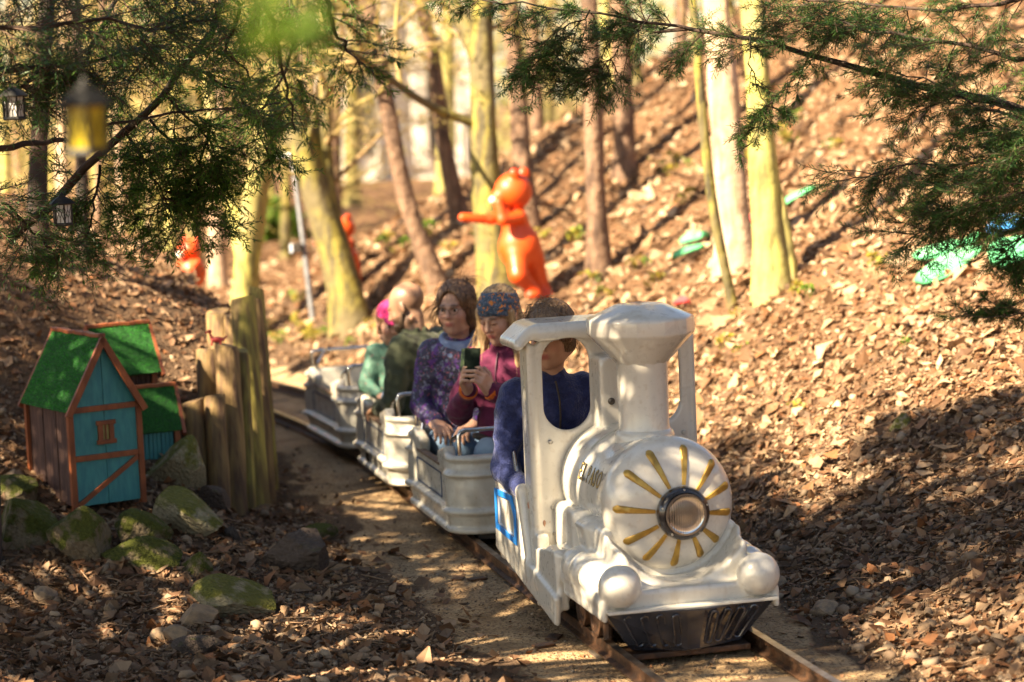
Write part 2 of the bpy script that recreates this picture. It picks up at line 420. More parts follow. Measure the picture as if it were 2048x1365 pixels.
chrome = mat('chrome_tube', (.62, .60, .57), .14, (.35, .30, .25), 60, metal=1, mixlo=.55, mixhi=.75)
chrome2 = mat('lamp_reflector', (.8, .8, .8), .12, metal=1)
blue = mat('bright_blue_tape', (.012, .20, .62), .35)
dblue = mat('dark_blue_line', (.02, .05, .12), .5)
screw = mat('steel_screw_head', (.45, .42, .38), .35, metal=.9)
brown = mat('worn_brown_edging', (.10, .06, .04), .6, (.2, .13, .08), 25)
seatm = mat('red_brown_seat_vinyl', (.22, .06, .03), .45)
letterm = mat('gold_lettering', (.42, .29, .09), .5)
letterb = mat('black_letter_outline', (.012, .012, .012), .4)
YM = lambda c: Matrix(((1, 0, 0, c[0]), (0, 0, 1, c[1]), (0, 1, 0, c[2]), (0, 0, 0, 1)))   # lathe axis z -> y
lx, ly, lh = track(0)
loco = empty('toy_locomotive', (lx, ly, 0), lh, 'cream white miniature steam locomotive with gold rays round its headlamp and a black cowcatcher', 'locomotive')
# lower body, moulded
B = SDF((-.385, -.16, .03), (.385, 1.36, .64), .0072)
B.box((0, .44, .30), (.235, .36, .13), rad=.03)                  # core under the boiler
B.box((0, .02, .225), (.292, .085, .032), rad=.012)               # bumper beam
B.box((0, .075, .27), (.225, .075, .13), R=rotm(rx=12), rad=.03, k=.03)                 # apron
for s_ in (-1, 1):
    B.box((s_*.295, .17, .20), (.010, .25, .036), rad=.006, k=.015)                    # skirt
    B.box((s_*.27, .19, .235), (.035, .24, .022), rad=.01, k=.02)                     # running board
    B.cap((s_*.255, .04, .277), (s_*.262, .34, .277), .046, k=.006)                     # cylinder
    for yy, rr in ((.12, .062), (.225, .066), (.335, .064)): B.cap((s_*.262, yy-.026, .277), (s_*.262, yy+.026, .277), rr-.010, k=.012); B.cap((s_*.262, yy-.012, .277), (s_*.262, yy+.012, .277), rr, k=.008)
    B.cap((s_*.238, -.045, .277), (s_*.238, .06, .277), .048, k=.012); B.ell((s_*.238, -.062, .277), (.072, .066, .072), k=.006)                         # buffer balls
    B.box((s_*.205, .33, .375), (.05, .065, .06), R=rotm(ry=s_*12), rad=.014, k=.018)                # steam chest
    B.box((s_*.20, .50, .37), (.055, .055, .075), rad=.018, k=.03)
    B.box((s_*.262, .52, .255), (.045, .09, .05), rad=.014, k=.02)
    B.box((s_*.30, .60, .185), (.022, .16, .105), R=rotm(rx=-8), rad=.01, k=.02)       # cab foot
    B.box((s_*.325, .86, .165), (.012, .44, .052), R=rotm(rx=8.3), rad=.008, k=.01)    # lower side valance
    B.box((s_*.322, 1.07, .335), (.016, .19, .125), rad=.012, k=.012)                  # rear side panel
    B.cap((s_*.322, .875, .455), (s_*.318, .80, .17), .026, .020, k=.02)               # rounded edge of the step
    B.cap((s_*.318, .90, .455), (s_*.318, 1.20, .45), .024, k=.02)
B.box((0, .86, .155), (.31, .42, .014), rad=.006, k=.01)          # floor
B.box((0, 1.26, .30), (.325, .022, .16), rad=.012, k=.02)         # rear wall
# concave seat for the smokebox door
def cyl_y(cx, cz, r, y0, y1):
    def fn(X, Y, Z): return np.maximum(np.sqrt((X-cx)**2+(Z-cz)**2)-r, np.abs(Y-(y0+y1)/2)-(y1-y0)/2)
    return fn
B.op(cyl_y(0, .50, .240, -.3, .13), (-.26, -.16, .24), (.26, .16, .64), .012, True)
B.build('body_shell', cream, loco)
# boiler with smokebox door
prof = [(.0, .052), (.06, .054), (.12, .062), (.17, .078), (.20, .096), (.219, .125), (.2255, .155), (.2255, .19), (.218, .212), (.203, .225), (.199, .24), (.199, .44), (.204, .458), (.213, .475), (.213, .70), (.206, .74), (.206, .77)]
MB().lathe([(max(r, .001), y) for r, y in prof], 72, YM((0, 0, .50))).build('boiler', cream, loco, smooth=True, auto=60)
def dome(r):
    rs = [p[0] for p in prof[:7]]; ys = [p[1] for p in prof[:7]]; return float(np.interp(r, rs, ys))
for k in range(12):
    a = math.radians(83+30*k+[0, 2, -2, 1, 3, -1, 0, 2, -3, 1, 0, -2][k]); c, s_ = math.cos(a), math.sin(a)
    vs = []; top = []; N = 7
    outl = []; lx0, lz0 = .018, -.018; bq = lx0*c+lz0*s_; rm = -bq+math.sqrt(bq*bq-(lx0**2+lz0**2)+.205**2)-.010
    for i in range(N): r = .092+(rm-.092)*i/(N-1); outl.append((r, .0066+.0072*(i/(N-1))))
    L_ = [(r, w_) for r, w_ in outl]+[(rm+.006, .0108), (rm+.011, .005)]
    for lift in (-.006, .0):
        for sg in (1, -1):
            for r, w_ in L_:
                ww = w_ if lift < 0 else w_*.72
                xx, zz = lx0+r*c-sg*ww*s_, lz0+r*s_+sg*ww*c; vs.append((xx, dome(math.hypot(xx, zz))-(.0015 if lift < 0 else .006), .50+zz))
    n_ = len(L_); fs = []
    for i in range(n_-1):
        fs.append([2*n_+i, 2*n_+i+1, 3*n_+i+1, 3*n_+i]); fs.append([i, i+1, 2*n_+i+1, 2*n_+i]); fs.append([n_+i, n_+i+1, 3*n_+i+1, 3*n_+i])
    fs.append([0, n_, 3*n_, 2*n_]); fs.append([n_-1, 2*n_-1, 4*n_-1, 3*n_-1])
    MB().add(vs, fs).build('gold_ray', gold, loco, smooth=True, auto=50)
# headlamp
lampx = empty('headlamp', (0.018, .0, .482), 0); lampx.parent = loco
MB().lathe([(.060, .058), (.087, .058), (.0905, .040), (.088, .024), (.081, .014), (.073, .010), (.069, .014), (.066, .03)], 48, YM((0, 0, 0))).build('lamp_rim', black, lampx, smooth=True)
MB().lathe([(.0705, .010), (.0705, .004), (.064, .004), (.064, .012)], 48, YM((0, 0, 0))).build('trim_ring', chrome2, lampx, smooth=True)
pr = [(.001, .055)]+[(.066*math.sin(t), .055-.045*(1-math.cos(t))) for t in np.linspace(.1, 1.5, 10)]
MB().lathe(pr, 40, YM((0, .0, 0))).build('reflector', chrome2, lampx, smooth=True)
def lensx(x, col):
    n, l = x['n'], x['l']; wv_ = n.new('ShaderNodeTexWave'); wv_.inputs['Scale'].default_value = 42; wv_.inputs['Distortion'].default_value = .3; l.new(x['tc'].outputs['Object'], wv_.inputs['Vector'])
    bp = n.new('ShaderNodeBump'); bp.inputs['Strength'].default_value = .5; bp.inputs['Distance'].default_value = .002; l.new(wv_.outputs['Fac'], bp.inputs['Height']); l.new(bp.outputs[0], x['b'].inputs['Normal'])
    x['b'].inputs['Transmission Weight'].default_value = 1.0; x['b'].inputs['IOR'].default_value = 1.45
lensm = mat('ribbed_lamp_glass', (.97, .97, .97), .02, extra=lensx)
lens_prof = [(.001, -.004), (.02, -.0035), (.04, -.001), (.055, .003), (.063, .008), (.063, .011), (.04, .006), (.001, .001)]
MB().lathe(lens_prof, 48, YM((0, 0, 0))).build('lens', lensm, lampx, smooth=True)
for k in range(5):
    a = math.radians(90+72*k); MB().lathe([(.0042, .024), (.0042, .0145), (.002, .0125)], 10, YM((.080*math.cos(a), 0, .080*math.sin(a)))).build('rim_screw', screw, lampx, smooth=True)
# chimney
cp = (.008, .42)
flute = MB().lathe([(.103, .665), (.103, .70), (.098, .712), (.090, .718), (.087, .73), (.088, .945), (.090, .952)], 40, Matrix.Translation((cp[0], cp[1], 0)))
flute.build('chimney', cream, loco, smooth=True)
cap_ = MB().lathe([(.086, .944), (.176, 1.040), (.187, 1.052), (.187, 1.100), (.181, 1.108), (.086, 1.150), (.060, 1.153)], 12, Matrix.Translation((cp[0], cp[1], 0)), a0=math.radians(10))
cap_.build('chimney_cap', cream, loco, bevel=.004, seg=2, smooth=True, auto=25)
# raised seam across the boiler top behind the chimney
sm = MB(); sm.tube([(.2145*math.sin(a), .52, .50+.2145*math.cos(a)) for a in np.linspace(-.85, .85, 24)], .0035, 6); sm.build('boiler_band', grimy, loco, smooth=True)
# cab front with its two oval windows
Cb = SDF((-.40, .60, .10), (.40, 1.02, 1.12), .0068)
def wall(X, Y, Z):
    q = np.maximum(np.abs(X)-.302, np.abs(Z-.62)-.425); q = np.maximum(q, (np.abs(X)+Z-1.27)*.707)
    return np.maximum(q, np.abs(Y-.79)-.012)
Cb.op(wall, (-.31, .77, .19), (.31, .81, 1.05), .008)
for s_ in (-1, 1):
    Cb.box((s_*.300, .83, .60), (.013, .058, .40), rad=.01, k=.015)
    Cb.box((s_*.290, .80, .22), (.022, .07, .10), rad=.01, k=.02)
Cb.box((0, .85, 1.052), (.292, .125, .021), rad=.017, k=.02)
for s_ in (-1,):
    Cb.box((s_*.322, .85, 1.026), (.048, .125, .019), R=rotm(ry=s_*42), rad=.016, k=.02)
    Cb.cap((s_*.352, .735, .995), (s_*.352, .96, .995), .012, k=.012)
Cb.cap((-.27, .742, 1.028), (.27, .742, 1.028), .020, k=.03)
Cb.box((.0, .725, .80), (.078, .075, .145), rad=.016, k=.012)
Cb.cap((-.070, .658, .66), (-.070, .658, .915), .0075, k=.004); Cb.cap((-.070, .658, .915), (-.045, .658, .942), .0075, k=.004)
def oval(cx):
    def fn(X, Y, Z): return np.maximum(np.sqrt((X-cx)**2+np.maximum(np.abs(Z-.848)-.080, 0)**2)-.0875, np.abs(Y-.79)-.1)
    return fn
for cx in (-.168, .168): Cb.op(oval(cx), (cx-.09, .70, .67), (cx+.09, .89, 1.03), .010, True)
Cb.build('cab_front', cream, loco)
for x_, z_, r_ in ((-.238, .642, .0085), (-.238, .405, .0095), (-.11, 1.035, .005), (-.085, 1.035, .004), (.262, .64, .0095), (-.238, .31, .006), (-.275, .30, .006)):
    MB().lathe([(r_, 0), (r_, -.004), (r_*.6, -.007)], 14, YM((x_, .778, z_))).build('cab_screw', screw if r_ < .009 else grimy, loco, smooth=True)
MB().lathe([(.0125, 0), (.0125, -.005), (.007, -.011)], 14, YM((-.042, .649, .79))).build('box_bolt', dark, loco, smooth=True)
# black cowcatcher
def frustum(top, bot, zt, zb):
    n_ = len(top); vs = [(x, y, zt) for x, y in top]+[(x, y, zb) for x, y in bot]
    return MB().add(vs, [list(range(n_)), list(range(n_, 2*n_))[::-1]]+[[i, (i+1) % n_, n_+(i+1) % n_, n_+i] for i in range(n_)])
cowm = mat('dark_grey_gloss_cowcatcher', (.022, .023, .030), .25, (.045, .045, .055), 8, coat=.6)
cow = frustum([(-.295, .06), (-.295, -.07), (-.03, -.125), (.03, -.125), (.295, -.07), (.295, .06)], [(-.17, .05), (-.19, .0), (-.02, -.075), (.02, -.075), (.19, .0), (.17, .05)], .193, .045).build('cowcatcher', cowm, loco, bevel=.006)
MB().box((0, -.02, .198), (.292, .085, .005)).build('beam_plate', cream, cow, bevel=.002)
for i, u in enumerate((-.79, -.60, -.42, -.24, .06, .24, .42, .60, .78)):
    if i == 4: continue
    u = u+ (.0 if u < 0 else -.0)
    def P(z, off=.004):
        k = (.193-z)/.148; xt = u*(.295-.105*k); a0, b0 = .03-.01*k, .295-.105*k
        yin, yout = -.125+.05*k, -.07+.07*k
        return Vector((xt, yin+(yout-yin)*max(0, (abs(xt)-a0)/(b0-a0))-off, z))
    top_, bt = P(.166), P(.078); ax = (bt-top_).normalized(); sd = ax.cross(Vector((0, -1, 0))).normalized()
    ring = []
    for j in range(20):
        a = 2*math.pi*j/20; cc = top_ if math.sin(a) > 0 else bt
        ring.append(cc-ax*math.sin(a)*.0125+sd*math.cos(a)*.0125)
    ring.append(ring[0]); tb = MB().tube(ring, .0045, 6, cap=False); tb.build('slot_rim', cowm, cow, smooth=True)
MB().box((0, .01, .032), (.21, .055, .010)).build('bottom_rail', rust, cow, bevel=.003)
# lettering on the boiler flank
def boiler_text(txt, size, z0, y0, r, mt, off, nm):
    cu = bpy.data.curves.new(nm, 'FONT'); cu.body = txt; cu.size = size; cu.extrude = .0005; cu.offset = off; cu.space_character = 1.35; cu.resolution_u = 3
    t = bpy.data.objects.new(nm, cu); COL.objects.link(t); bpy.context.view_layer.update()
    me = bpy.data.meshes.new_from_object(t.evaluated_get(bpy.context.evaluated_depsgraph_get())); bpy.data.objects.remove(t); bpy.data.curves.remove(cu)
    for v in me.vertices:
        # text x runs towards the front of the boiler (-y), text y runs up the curved flank
        a = math.radians(z0)-v.co.y/r; v.co = (-(r+v.co.z)*math.sin(a), y0-v.co.x*.66, .50+(r+v.co.z)*math.cos(a))
    import bmesh
    bm = bmesh.new(); bm.from_mesh(me); bmesh.ops.remove_doubles(bm, verts=bm.verts, dist=1e-5); seen = set(); bpy.data.meshes.remove(me)
    for v0 in bm.verts:
        if v0 in seen: continue
        st_, isl = [v0], []; seen.add(v0)
        while st_:
            v = st_.pop(); isl.append(v)
            for e in v.link_edges:
                q = e.other_vert(v)
                if q not in seen: seen.add(q); st_.append(q)
        ix = {v: i for i, v in enumerate(isl)}; fs = {f for v in isl for f in v.link_faces}
        m2 = bpy.data.meshes.new(nm); m2.from_pydata([tuple(v.co) for v in isl], [], [[ix[v] for v in f.verts] for f in fs]); link(nm, m2, mt, loco)
    bm.free()
bt_ = boiler_text('EL PASO', .086, 77, .518, .2165, letterb, .0016, 'letter_outline')
bt2 = boiler_text('EL PASO', .086, 77, .518, .2178, letterm, -.0006, 'letter')
# blue framed panel on the rear flank
def flatframe(poly, w_, xx, th_, sgn):
    n_ = len(poly); c_ = Vector((sum(p[0] for p in poly)/n_, sum(p[1] for p in poly)/n_))
    inn = [((p[0]-c_.x)*(1-w_/abs(p[0]-c_.x)) + c_.x, (p[1]-c_.y)*(1-w_/abs(p[1]-c_.y)) + c_.y) for p in poly]
    vs = [(xx, *p) for p in poly]+[(xx, *p) for p in inn]+[(xx+sgn*th_, *p) for p in poly]+[(xx+sgn*th_, *p) for p in inn]; fs = []
    for i in range(n_):
        j = (i+1) % n_; fs += [[2*n_+i, 2*n_+j, 3*n_+j, 3*n_+i], [i, j, 2*n_+j, 2*n_+i], [n_+i, n_+j, 3*n_+j, 3*n_+i], [i, j, n_+j, n_+i]]
    return MB().add(vs, fs)
flatframe([(1.245, .415), (1.245, .262), (.925, .250), (.925, .375), (.98, .425)], .022, -.3405, .005, -1).build('blue_frame', blue, loco)
# seat, wheels, frame, handrail
MB().box((0, 1.13, .235), (.27, .11, .06)).build('driver_seat', seatm, loco, bevel=.015, smooth=True)
MB().box((0, .62, .11), (.17, .52, .035)).build('underframe', dark, loco, bevel=.004)
def wheel(parent, x_, y_, r=.062):
    wq = MB(); MX = Matrix(((0, 0, 1, x_), (1, 0, 0, y_), (0, 1, 0, r+.066), (0, 0, 0, 1)))
    wq.lathe([(.012, -.022), (.016, -.02), (r*.55, -.012), (r*.8, -.016), (r*.82, -.022), (r, -.022), (r, .014), (r+.012, .016), (r+.012, .022), (.012, .022)], 24, MX)
    return wq.build('wheel', rust, parent, smooth=True)
for y_ in (.16, .34, .98):
    for x_ in (-.245, .245): wheel(loco, x_, y_)
MB().tube([(-.245, .08, .13), (-.245, .08, .075)], .016, 10).build('guard_iron', rust, loco)
MB().tube([(-.322, .935, .46), (-.320, 1.00, .57), (-.31, 1.10, .66), (-.27, 1.24, .665)], .0095, 10).build('handrail', chrome, loco, smooth=True)
MB().tube([(-.322, .93, .452), (-.321, .955, .505)], .0135, 10).build('rail_grip', black, loco, smooth=True)
# ---------------------------------------------------------------- wagons
def rbox2(hx, hy, rad):   # rounded rectangle in plan
    def fn(X, Y): 
        qx = np.abs(X)-hx+rad; qy = np.abs(Y)-hy+rad
        return np.sqrt(np.maximum(qx, 0)**2+np.maximum(qy, 0)**2)+np.minimum(np.maximum(qx, qy), 0)-rad
    return fn
S = SDF((-.38, -.56, .05), (.38, .56, .50), .0082)
def hull(X, Y, Z):
    bulge = .030*np.sin(np.clip((Z-.08)/.33, 0, 1)*math.pi)
    endw = sst(.28, .44, np.abs(Y)); base = rbox2(.322, .485, .12)(X, Y)
    for zc, hw, pr_ in ((.098, .014, .020), (.180, .013, .024), (.335, .011, .020), (.400, .013, .022)):
        base = base-pr_*np.exp(-((Z-zc)/hw)**4)*(endw if zc > .3 else 1)
    return np.maximum(base-bulge*endw, np.abs(Z-.25)-.165)*.8
S.op(hull, (-.37, -.54, .07), (.37, .54, .43), .004)
S.box((0, 0, .33), (.298, .452, .18), rad=.03, k=.01, sub=True)
S.op(lambda X, Y, Z: np.maximum(np.maximum(.346+.05*sst(.22, .30, np.abs(Y))-Z, np.abs(Y)-.30), np.abs(X)-.5), (-.38, -.32, .33), (.38, .32, .5), .008, True)
for s_ in (-1, 1):
    for q in (-1, 1):
        S.box((s_*.305, q*.27, .378), (.024, .085, .045), R=rotm(rx=q*14), rad=.010, k=.012)         # corner shoulders
    S.box((0, s_*.22, .22), (.30, .012, .10), rad=.006, k=.01)
    S.box((0, s_*.33, .235), (.30, .12, .014), rad=.006, k=.01)
    S.box((s_*.325, 0, .265), (.006, .255, .052), rad=.003, k=.003, sub=True)
S.box((0, 0, .13), (.30, .45, .012), rad=.004, k=.01)
Vw, Qw = S.mesh(); shell_me = npmesh('wagon_shell', Vw, Qw, None, True)
def make_wagon(label):
    wg = empty('passenger_wagon', (0, 0, 0), 0, label, 'train wagon', 'open wagons of the little train')
    link('wagon_shell', shell_me, grimy if not shell_me.materials else None, wg)
    for s_ in (-1, 1):
        MB().box((s_*.318, 0, .352), (.016, .235, .006)).build('edge_strip', brown, wg, bevel=.002)
        flatframe([(-.255, .318), (.255, .318), (.255, .212), (-.255, .212)], .004, s_*.327, .004, s_).build('panel_frame', dblue, wg)
    for s_ in (-1, 1):
        e = s_*.445; a_ = s_*.25
        MB().tube([(-.285, e, .40), (-.288, e, .495), (-.278, e, .512), (-.26, e, .516), (.26, e, .516), (.278, e, .512), (.288, e, .495), (.285, e, .40)], .0095, 10).build('grab_rail', chrome, wg, smooth=True)
        for q in (-1, 1):
            MB().tube([(q*.20, e, .516), (q*.235, e-s_*.07, .508), (q*.285, e-s_*.145, .46), (q*.30, e-s_*.155, .37)], .0085, 8).build('rail_arm', chrome, wg, smooth=True)
    MB().box((0, 0, .072), (.22, .44, .020)).build('underframe', dark, wg, bevel=.004)
    for s_ in (-1, 1):
        for q in (-1, 1):
            wheel(wg, q*.235, s_*.27, .05)
            MB().box((q*.282, s_*.27, .10), (.014, .06, .022)).box((q*.285, s_*.27+.05, .085), (.012, .012, .03)).build('axle_box', dark, wg, bevel=.004)
    MB().box((0, -.56, .11), (.02, .07, .012)).build('coupling', dark, wg, bevel=.003)
    return wg
WT = [2.56, 3.89, 5.22]
wl = ['weathered cream wagon right behind the locomotive with blue lined panels, two girls on board', 'middle cream wagon of the train, carrying the man in the green jacket', 'empty last cream wagon at the tail of the train']
wagons = []
for t_, lb in zip(WT, wl):
    if not wagons: wgn = make_wagon(lb)
    else:
        wgn = wagons[0].copy(); COL.objects.link(wgn); wgn['label'] = lb
        for ch in wagons[0].children:
            c = ch.copy(); COL.objects.link(c); c.parent = wgn
    x, y, h = track(t_); wgn.location = (x, y, 0); wgn.rotation_euler = (0, 0, h); wagons.append(wgn)
# ---------------------------------------------------------------- people
skin = mat('skin', None, .48, vcol=True, subs=.08, bump=.08, bscale=220, bdist=.002, c2=(.86, .80, .78), scale=30, mixlo=.3, mixhi=.75)
eyem = mat('eye_white', (.62, .58, .54), .2)
irism = mat('dark_iris', (.035, .022, .014), .1)
lashm = mat('dark_lashes', (.02, .012, .008), .6)
def cloth(name, c, c2, scale=60, **k): return mat(name, c, k.pop('rough', .85), c2, scale, bump=k.pop('bump', .5), bscale=k.pop('bscale', 180), bdist=k.pop('bdist', .004), sheen=k.pop('sheen', .25), **k)
fleece = cloth('navy_fleece', (.010, .018, .085), (.022, .035, .14), 45, bump=1.0, bscale=120, bdist=.006, sheen=.35)
denim = cloth('blue_denim', (.055, .11, .20), (.12, .20, .31), 9, bump=.3, mixlo=.3, mixhi=.7)
denimp = cloth('pale_blue_denim', (.14, .22, .32), (.25, .34, .43), 9, bump=.3, mixlo=.3, mixhi=.7)
magenta = cloth('magenta_fleece', (.085, .0035, .033), (.12, .007, .046), 30, bump=.8, sheen=.1)
olive = cloth('olive_green_jacket', (.035, .042, .020), (.055, .065, .032), 12, sheen=.1)
hoodm = cloth('light_blue_hood', (.16, .22, .38), (.20, .27, .44), 20)
orangef = cloth('orange_trim', (.65, .14, .01), (.5, .10, .01), 30)
teal = None
def floral(cols, base, sc_, thr):
    def f(x, col):
        n, l = x['n'], x['l']; out = x['rgb'](base)
        for i, (c, s2, th2) in enumerate(cols):
            v = n.new('ShaderNodeTexVoronoi'); v.inputs['Scale'].default_value = sc_*s2; v.inputs['Randomness'].default_value = 1
            nz = n.new('ShaderNodeTexNoise'); nz.inputs['Scale'].default_value = sc_*2.2; l.new(x['src'], nz.inputs['Vector']); ad = n.new('ShaderNodeMixRGB'); ad.inputs[0].default_value = .09; l.new(x['src'], ad.inputs[1]); l.new(nz.outputs['Color'], ad.inputs[2])
            l.new(ad.outputs[0], v.inputs['Vector']); m = n.new('ShaderNodeMapRange'); m.inputs[1].default_value = th2; m.inputs[2].default_value = th2-.05; m.inputs[3].default_value = 0; m.inputs[4].default_value = 1; l.new(v.outputs['Distance'], m.inputs[0])
            out = x['mixc'](m.outputs[0], out, x['rgb'](c))
        return out
    return f
floralm = mat('purple_floral_softshell', (.1, .1, .1), .55, bump=.3, bscale=90, bdist=.003, extra=floral([((.09, .02, .20), 1.3, .46), ((.16, .18, .26), 2.1, .34), ((.34, .07, .10), 2.9, .27), ((.015, .015, .03), 2.6, .36)], (.03, .025, .07), 17, 0))
mintm = mat('mint_patterned_jacket', (.1, .1, .1), .7, bump=.3, bscale=80, extra=floral([((.28, .07, .08), 1.6, .20), ((.06, .17, .13), 1.1, .35)], (.07, .17, .125), 18, 0))
bandm = mat('blue_headband_with_orange_flowers', (.1, .1, .1), .8, bump=.3, bscale=150, extra=floral([((.11, .15, .21), 2.6, .34), ((.60, .19, .02), 1.35, .34), ((.34, .42, .50), 3.1, .20)], (.045, .075, .12), 24, 0))
def hairm(name, c1, c2): return mat(name, c1, .42, c2, 2.2, 8, bump=.9, bscale=3, bdist=.006, stretch=(60, 60, 7), mixlo=.35, mixhi=.65, spec=.5)
h_brown = hairm('brown_hair', (.11, .058, .028), (.28, .165, .085)); h_blond = hairm('dark_blond_hair', (.20, .115, .055), (.42, .29, .16)); h_dark = hairm('dark_brown_hair', (.05, .024, .013), (.20, .105, .05)); h_beard = hairm('beard_hair', (.03, .018, .012), (.08, .05, .03))
def unit(v): v = np.array(v, float); return v/np.linalg.norm(v)
def hand(S, wrist, fwd, nrm, side, k=1.0, curl=(25, 35, 30), spread=4):
    "palm, four fingers and a thumb; nrm is the way the palm faces, side = +1 puts the thumb on the +(fwd x nrm) side"
    w_ = np.array(wrist, float); f = unit(fwd); n = unit(np.array(nrm)-np.dot(nrm, f)*f); s_ = np.cross(f, n)*side
    Rm = np.stack([s_, f, n], 1)
    S.box(w_+f*.046*k, (.037*k, .046*k, .013*k), R=Rm, rad=.012*k, k=.012)
    S.cap(w_-f*.02*k, w_+f*.02*k, .023*k, .024*k, k=.015)
    ls = [.070, .078, .072, .056]
    for i in range(4):
        u = (1.5-i)*.0195*k; p = w_+f*.088*k+s_*u; a = math.radians((1.5-i)*spread); d = unit(f*math.cos(a)+s_*math.sin(a)); L = ls[i]*k; nn = n
        for j, (fr, cu) in enumerate(zip((.45, .32, .23), curl)):
            c_ = math.radians(cu+i*3); d, nn = d*math.cos(c_)+nn*math.sin(c_), nn*math.cos(c_)-d*math.sin(c_)
            q = p+d*L*fr; S.cap(p, q, (.0088-.0008*j)*k, (.0082-.0009*j)*k, k=.0022 if j else .006); p = q
    p = w_+f*.022*k+s_*.030*k; d = unit(f*.75+s_*.62+n*.25); q = p+d*.038*k; S.cap(p, q, .012*k, .010*k, k=.008)
    d = unit(f*.92+s_*.15+n*.4); r = q+d*.032*k; S.cap(q, r, .0098*k, .008*k, k=.003)
class Person:
    def __init__(s, loc, rz, label, k=1.0, head=(0, -.02, .69), hr=(0, 0, 0), h=.006, name='person', elbows=None, wrists=None, knees=((-.08, -.24, .10), (.10, -.24, .10)), ankles=((-.07, -.25, -.10), (.09, -.25, -.10)), neck=(0, .0, .53), chest=(0, 0, .40), shy=0.0, shrug=0.0, girth=1.0):
        s.k = k; ct = rotm(rz=-math.degrees(rz-TH)); knees = [tuple(ct @ np.array(q)) for q in knees]; ankles = [tuple(ct @ np.array(q)) for q in ankles]
        s.e = empty('person', loc, rz, label, 'person'); s.H = np.array(head)*k; s.R = rotm(*hr); s.h = h; s.girth = girth
        s.neck = np.array(neck)*k; s.chest = np.array(chest)*k
        s.sh = [np.array((q*.140, chest[1]+shy*q, .485+shrug))*k for q in (-1, 1)]
        s.el = [np.array(p)*k for p in (elbows or ((-.20, -.02, .24), (.20, -.02, .24)))]
        s.wr = [np.array(p)*k for p in (wrists or ((-.12, -.20, .16), (.12, -.20, .16)))]
        s.kn = [np.array(p)*k for p in (knees or ((-.10, -.36, .10), (.10, -.36, .10)))]
        s.an = [np.array(p)*k for p in (ankles or ((-.10, -.36, -.16), (.10, -.36, -.16)))]
        s.hk = .98 if k > .95 else .93
        P = np.array([s.H+.14, s.H-.14]+[q for L in (s.sh, s.el, s.wr, s.kn, s.an) for q in L]+[np.zeros(3)]); s.lo, s.hi = P.min(0)-.15, P.max(0)+.15
    def hp(s, p): return s.H+s.R @ (np.array(p, float)*s.hk)
    def body(s, tone=(.50, .29, .19), hands=None, lips=(.36, .10, .08), brow=(.10, .05, .03), eyes='open', stubble=None, male=False, lidcol=None):
        S = SDF(s.lo, s.hi, s.h); k = s.k; hp, R, q_ = s.hp, s.R, s.hk
        E = lambda c, r, kk=.012, rot=None, sub=False: S.ell(hp(c), np.array(r)*q_, R=R if rot is None else R @ rotm(*rot), k=kk, sub=sub)
        C = lambda a, b, r0, r1=None, kk=.008, sub=False: S.cap(hp(a), hp(b), r0*q_, (r1 if r1 is not None else r0)*q_, k=kk, sub=sub)
        E((0, .018, .034), (.072, .090, .080)); E((0, -.022, -.018), (.059, .066, .088), .02); E((0, -.035, -.07), (.045, .045, .045), .02)
        C((0, -.066, -.098), (0, -.070, -.094), .017, None, .02)                                    # chin
        for q in (-1, 1):
            E((q*.034, -.058, -.030), (.022, .022, .024), .02)                                       # cheeks
            E((q*.028, -.094, .004), (.0175, .016, .0125), .012, sub=True)                            # sockets
            C((q*.012, -.086, .020), (q*.040, -.074, .022), .0075, .006, .012)                        # brow ridge
            E((q*.0735, .012, -.006), (.007, .017, .027), .006, rot=(0, 0, q*-18)); C((q*.060, .03, -.07), (q*.035, -.03, -.092), .012, None, .02)
        C((0, -.082, .016), (0, -.106, -.026), .0066, .0105, .008); 
        for q in (-1, 1): C((q*.009, -.091, -.030), (q*.010, -.089, -.031), .0066, None, .006)       # nostrils
        C((-.017, -.082, -.056), (.017, -.082, -.056), .0058, None, .007); C((-.014, -.081, -.066), (.014, -.081, -.066), .0068, None, .006); C((-.021, -.089, -.061), (.021, -.089, -.061), .0018, None, .003, sub=True)
        for q in (-1, 1):                                                                              # lids
            if eyes == 'closed': E((q*.028, -.0775, .003), (.0145, .0115, .0095), .003)
            else: C((q*.017, -.083, .0115), (q*.040, -.078, .0100), .0040, .0038, .004); C((q*.017, -.082, -.0055), (q*.039, -.078, -.0045), .0032, .003, .004)
        S.cap(s.neck-np.array([0, -.01, .03])*k, s.hp((0, .015, -.06)), .052*k if male else .044*k, .050*q_, k=.02)
        S.ell(s.chest-np.array([0, 0, .0]), np.array((.125, .085, .14))*k, k=.03).ell(np.array((0, 0, .16))*k, np.array((.12, .09, .16))*k, k=.03).cap(s.sh[0]*np.array([.8, 1, 1]), s.sh[1]*np.array([.8, 1, 1]), .045*k, k=.03)
        for i in (0, 1):
            S.cap(s.sh[i], s.el[i], .040*k, .034*k, k=.02).cap(s.el[i], s.wr[i], .033*k, .023*k, k=.01)
            hipp = np.array(((-.075, .075)[i], 0, .075))*k; S.cap(hipp, s.kn[i], .068*k, .046*k, k=.03).cap(s.kn[i], s.an[i], .046*k, .03*k, k=.01)
            S.box(s.an[i]+np.array([0, -.05, -.03])*k, np.array((.032, .09, .025))*k, rad=.02*k, k=.02)
            f, n, sd, cu = (hands[i] if hands else (unit(s.wr[i]-s.el[i]), (0, 0, -1), (1, -1)[i], (25, 35, 30)))
            hand(S, s.wr[i], f, n, sd, k*.96, cu)
        tone = np.array(tone)
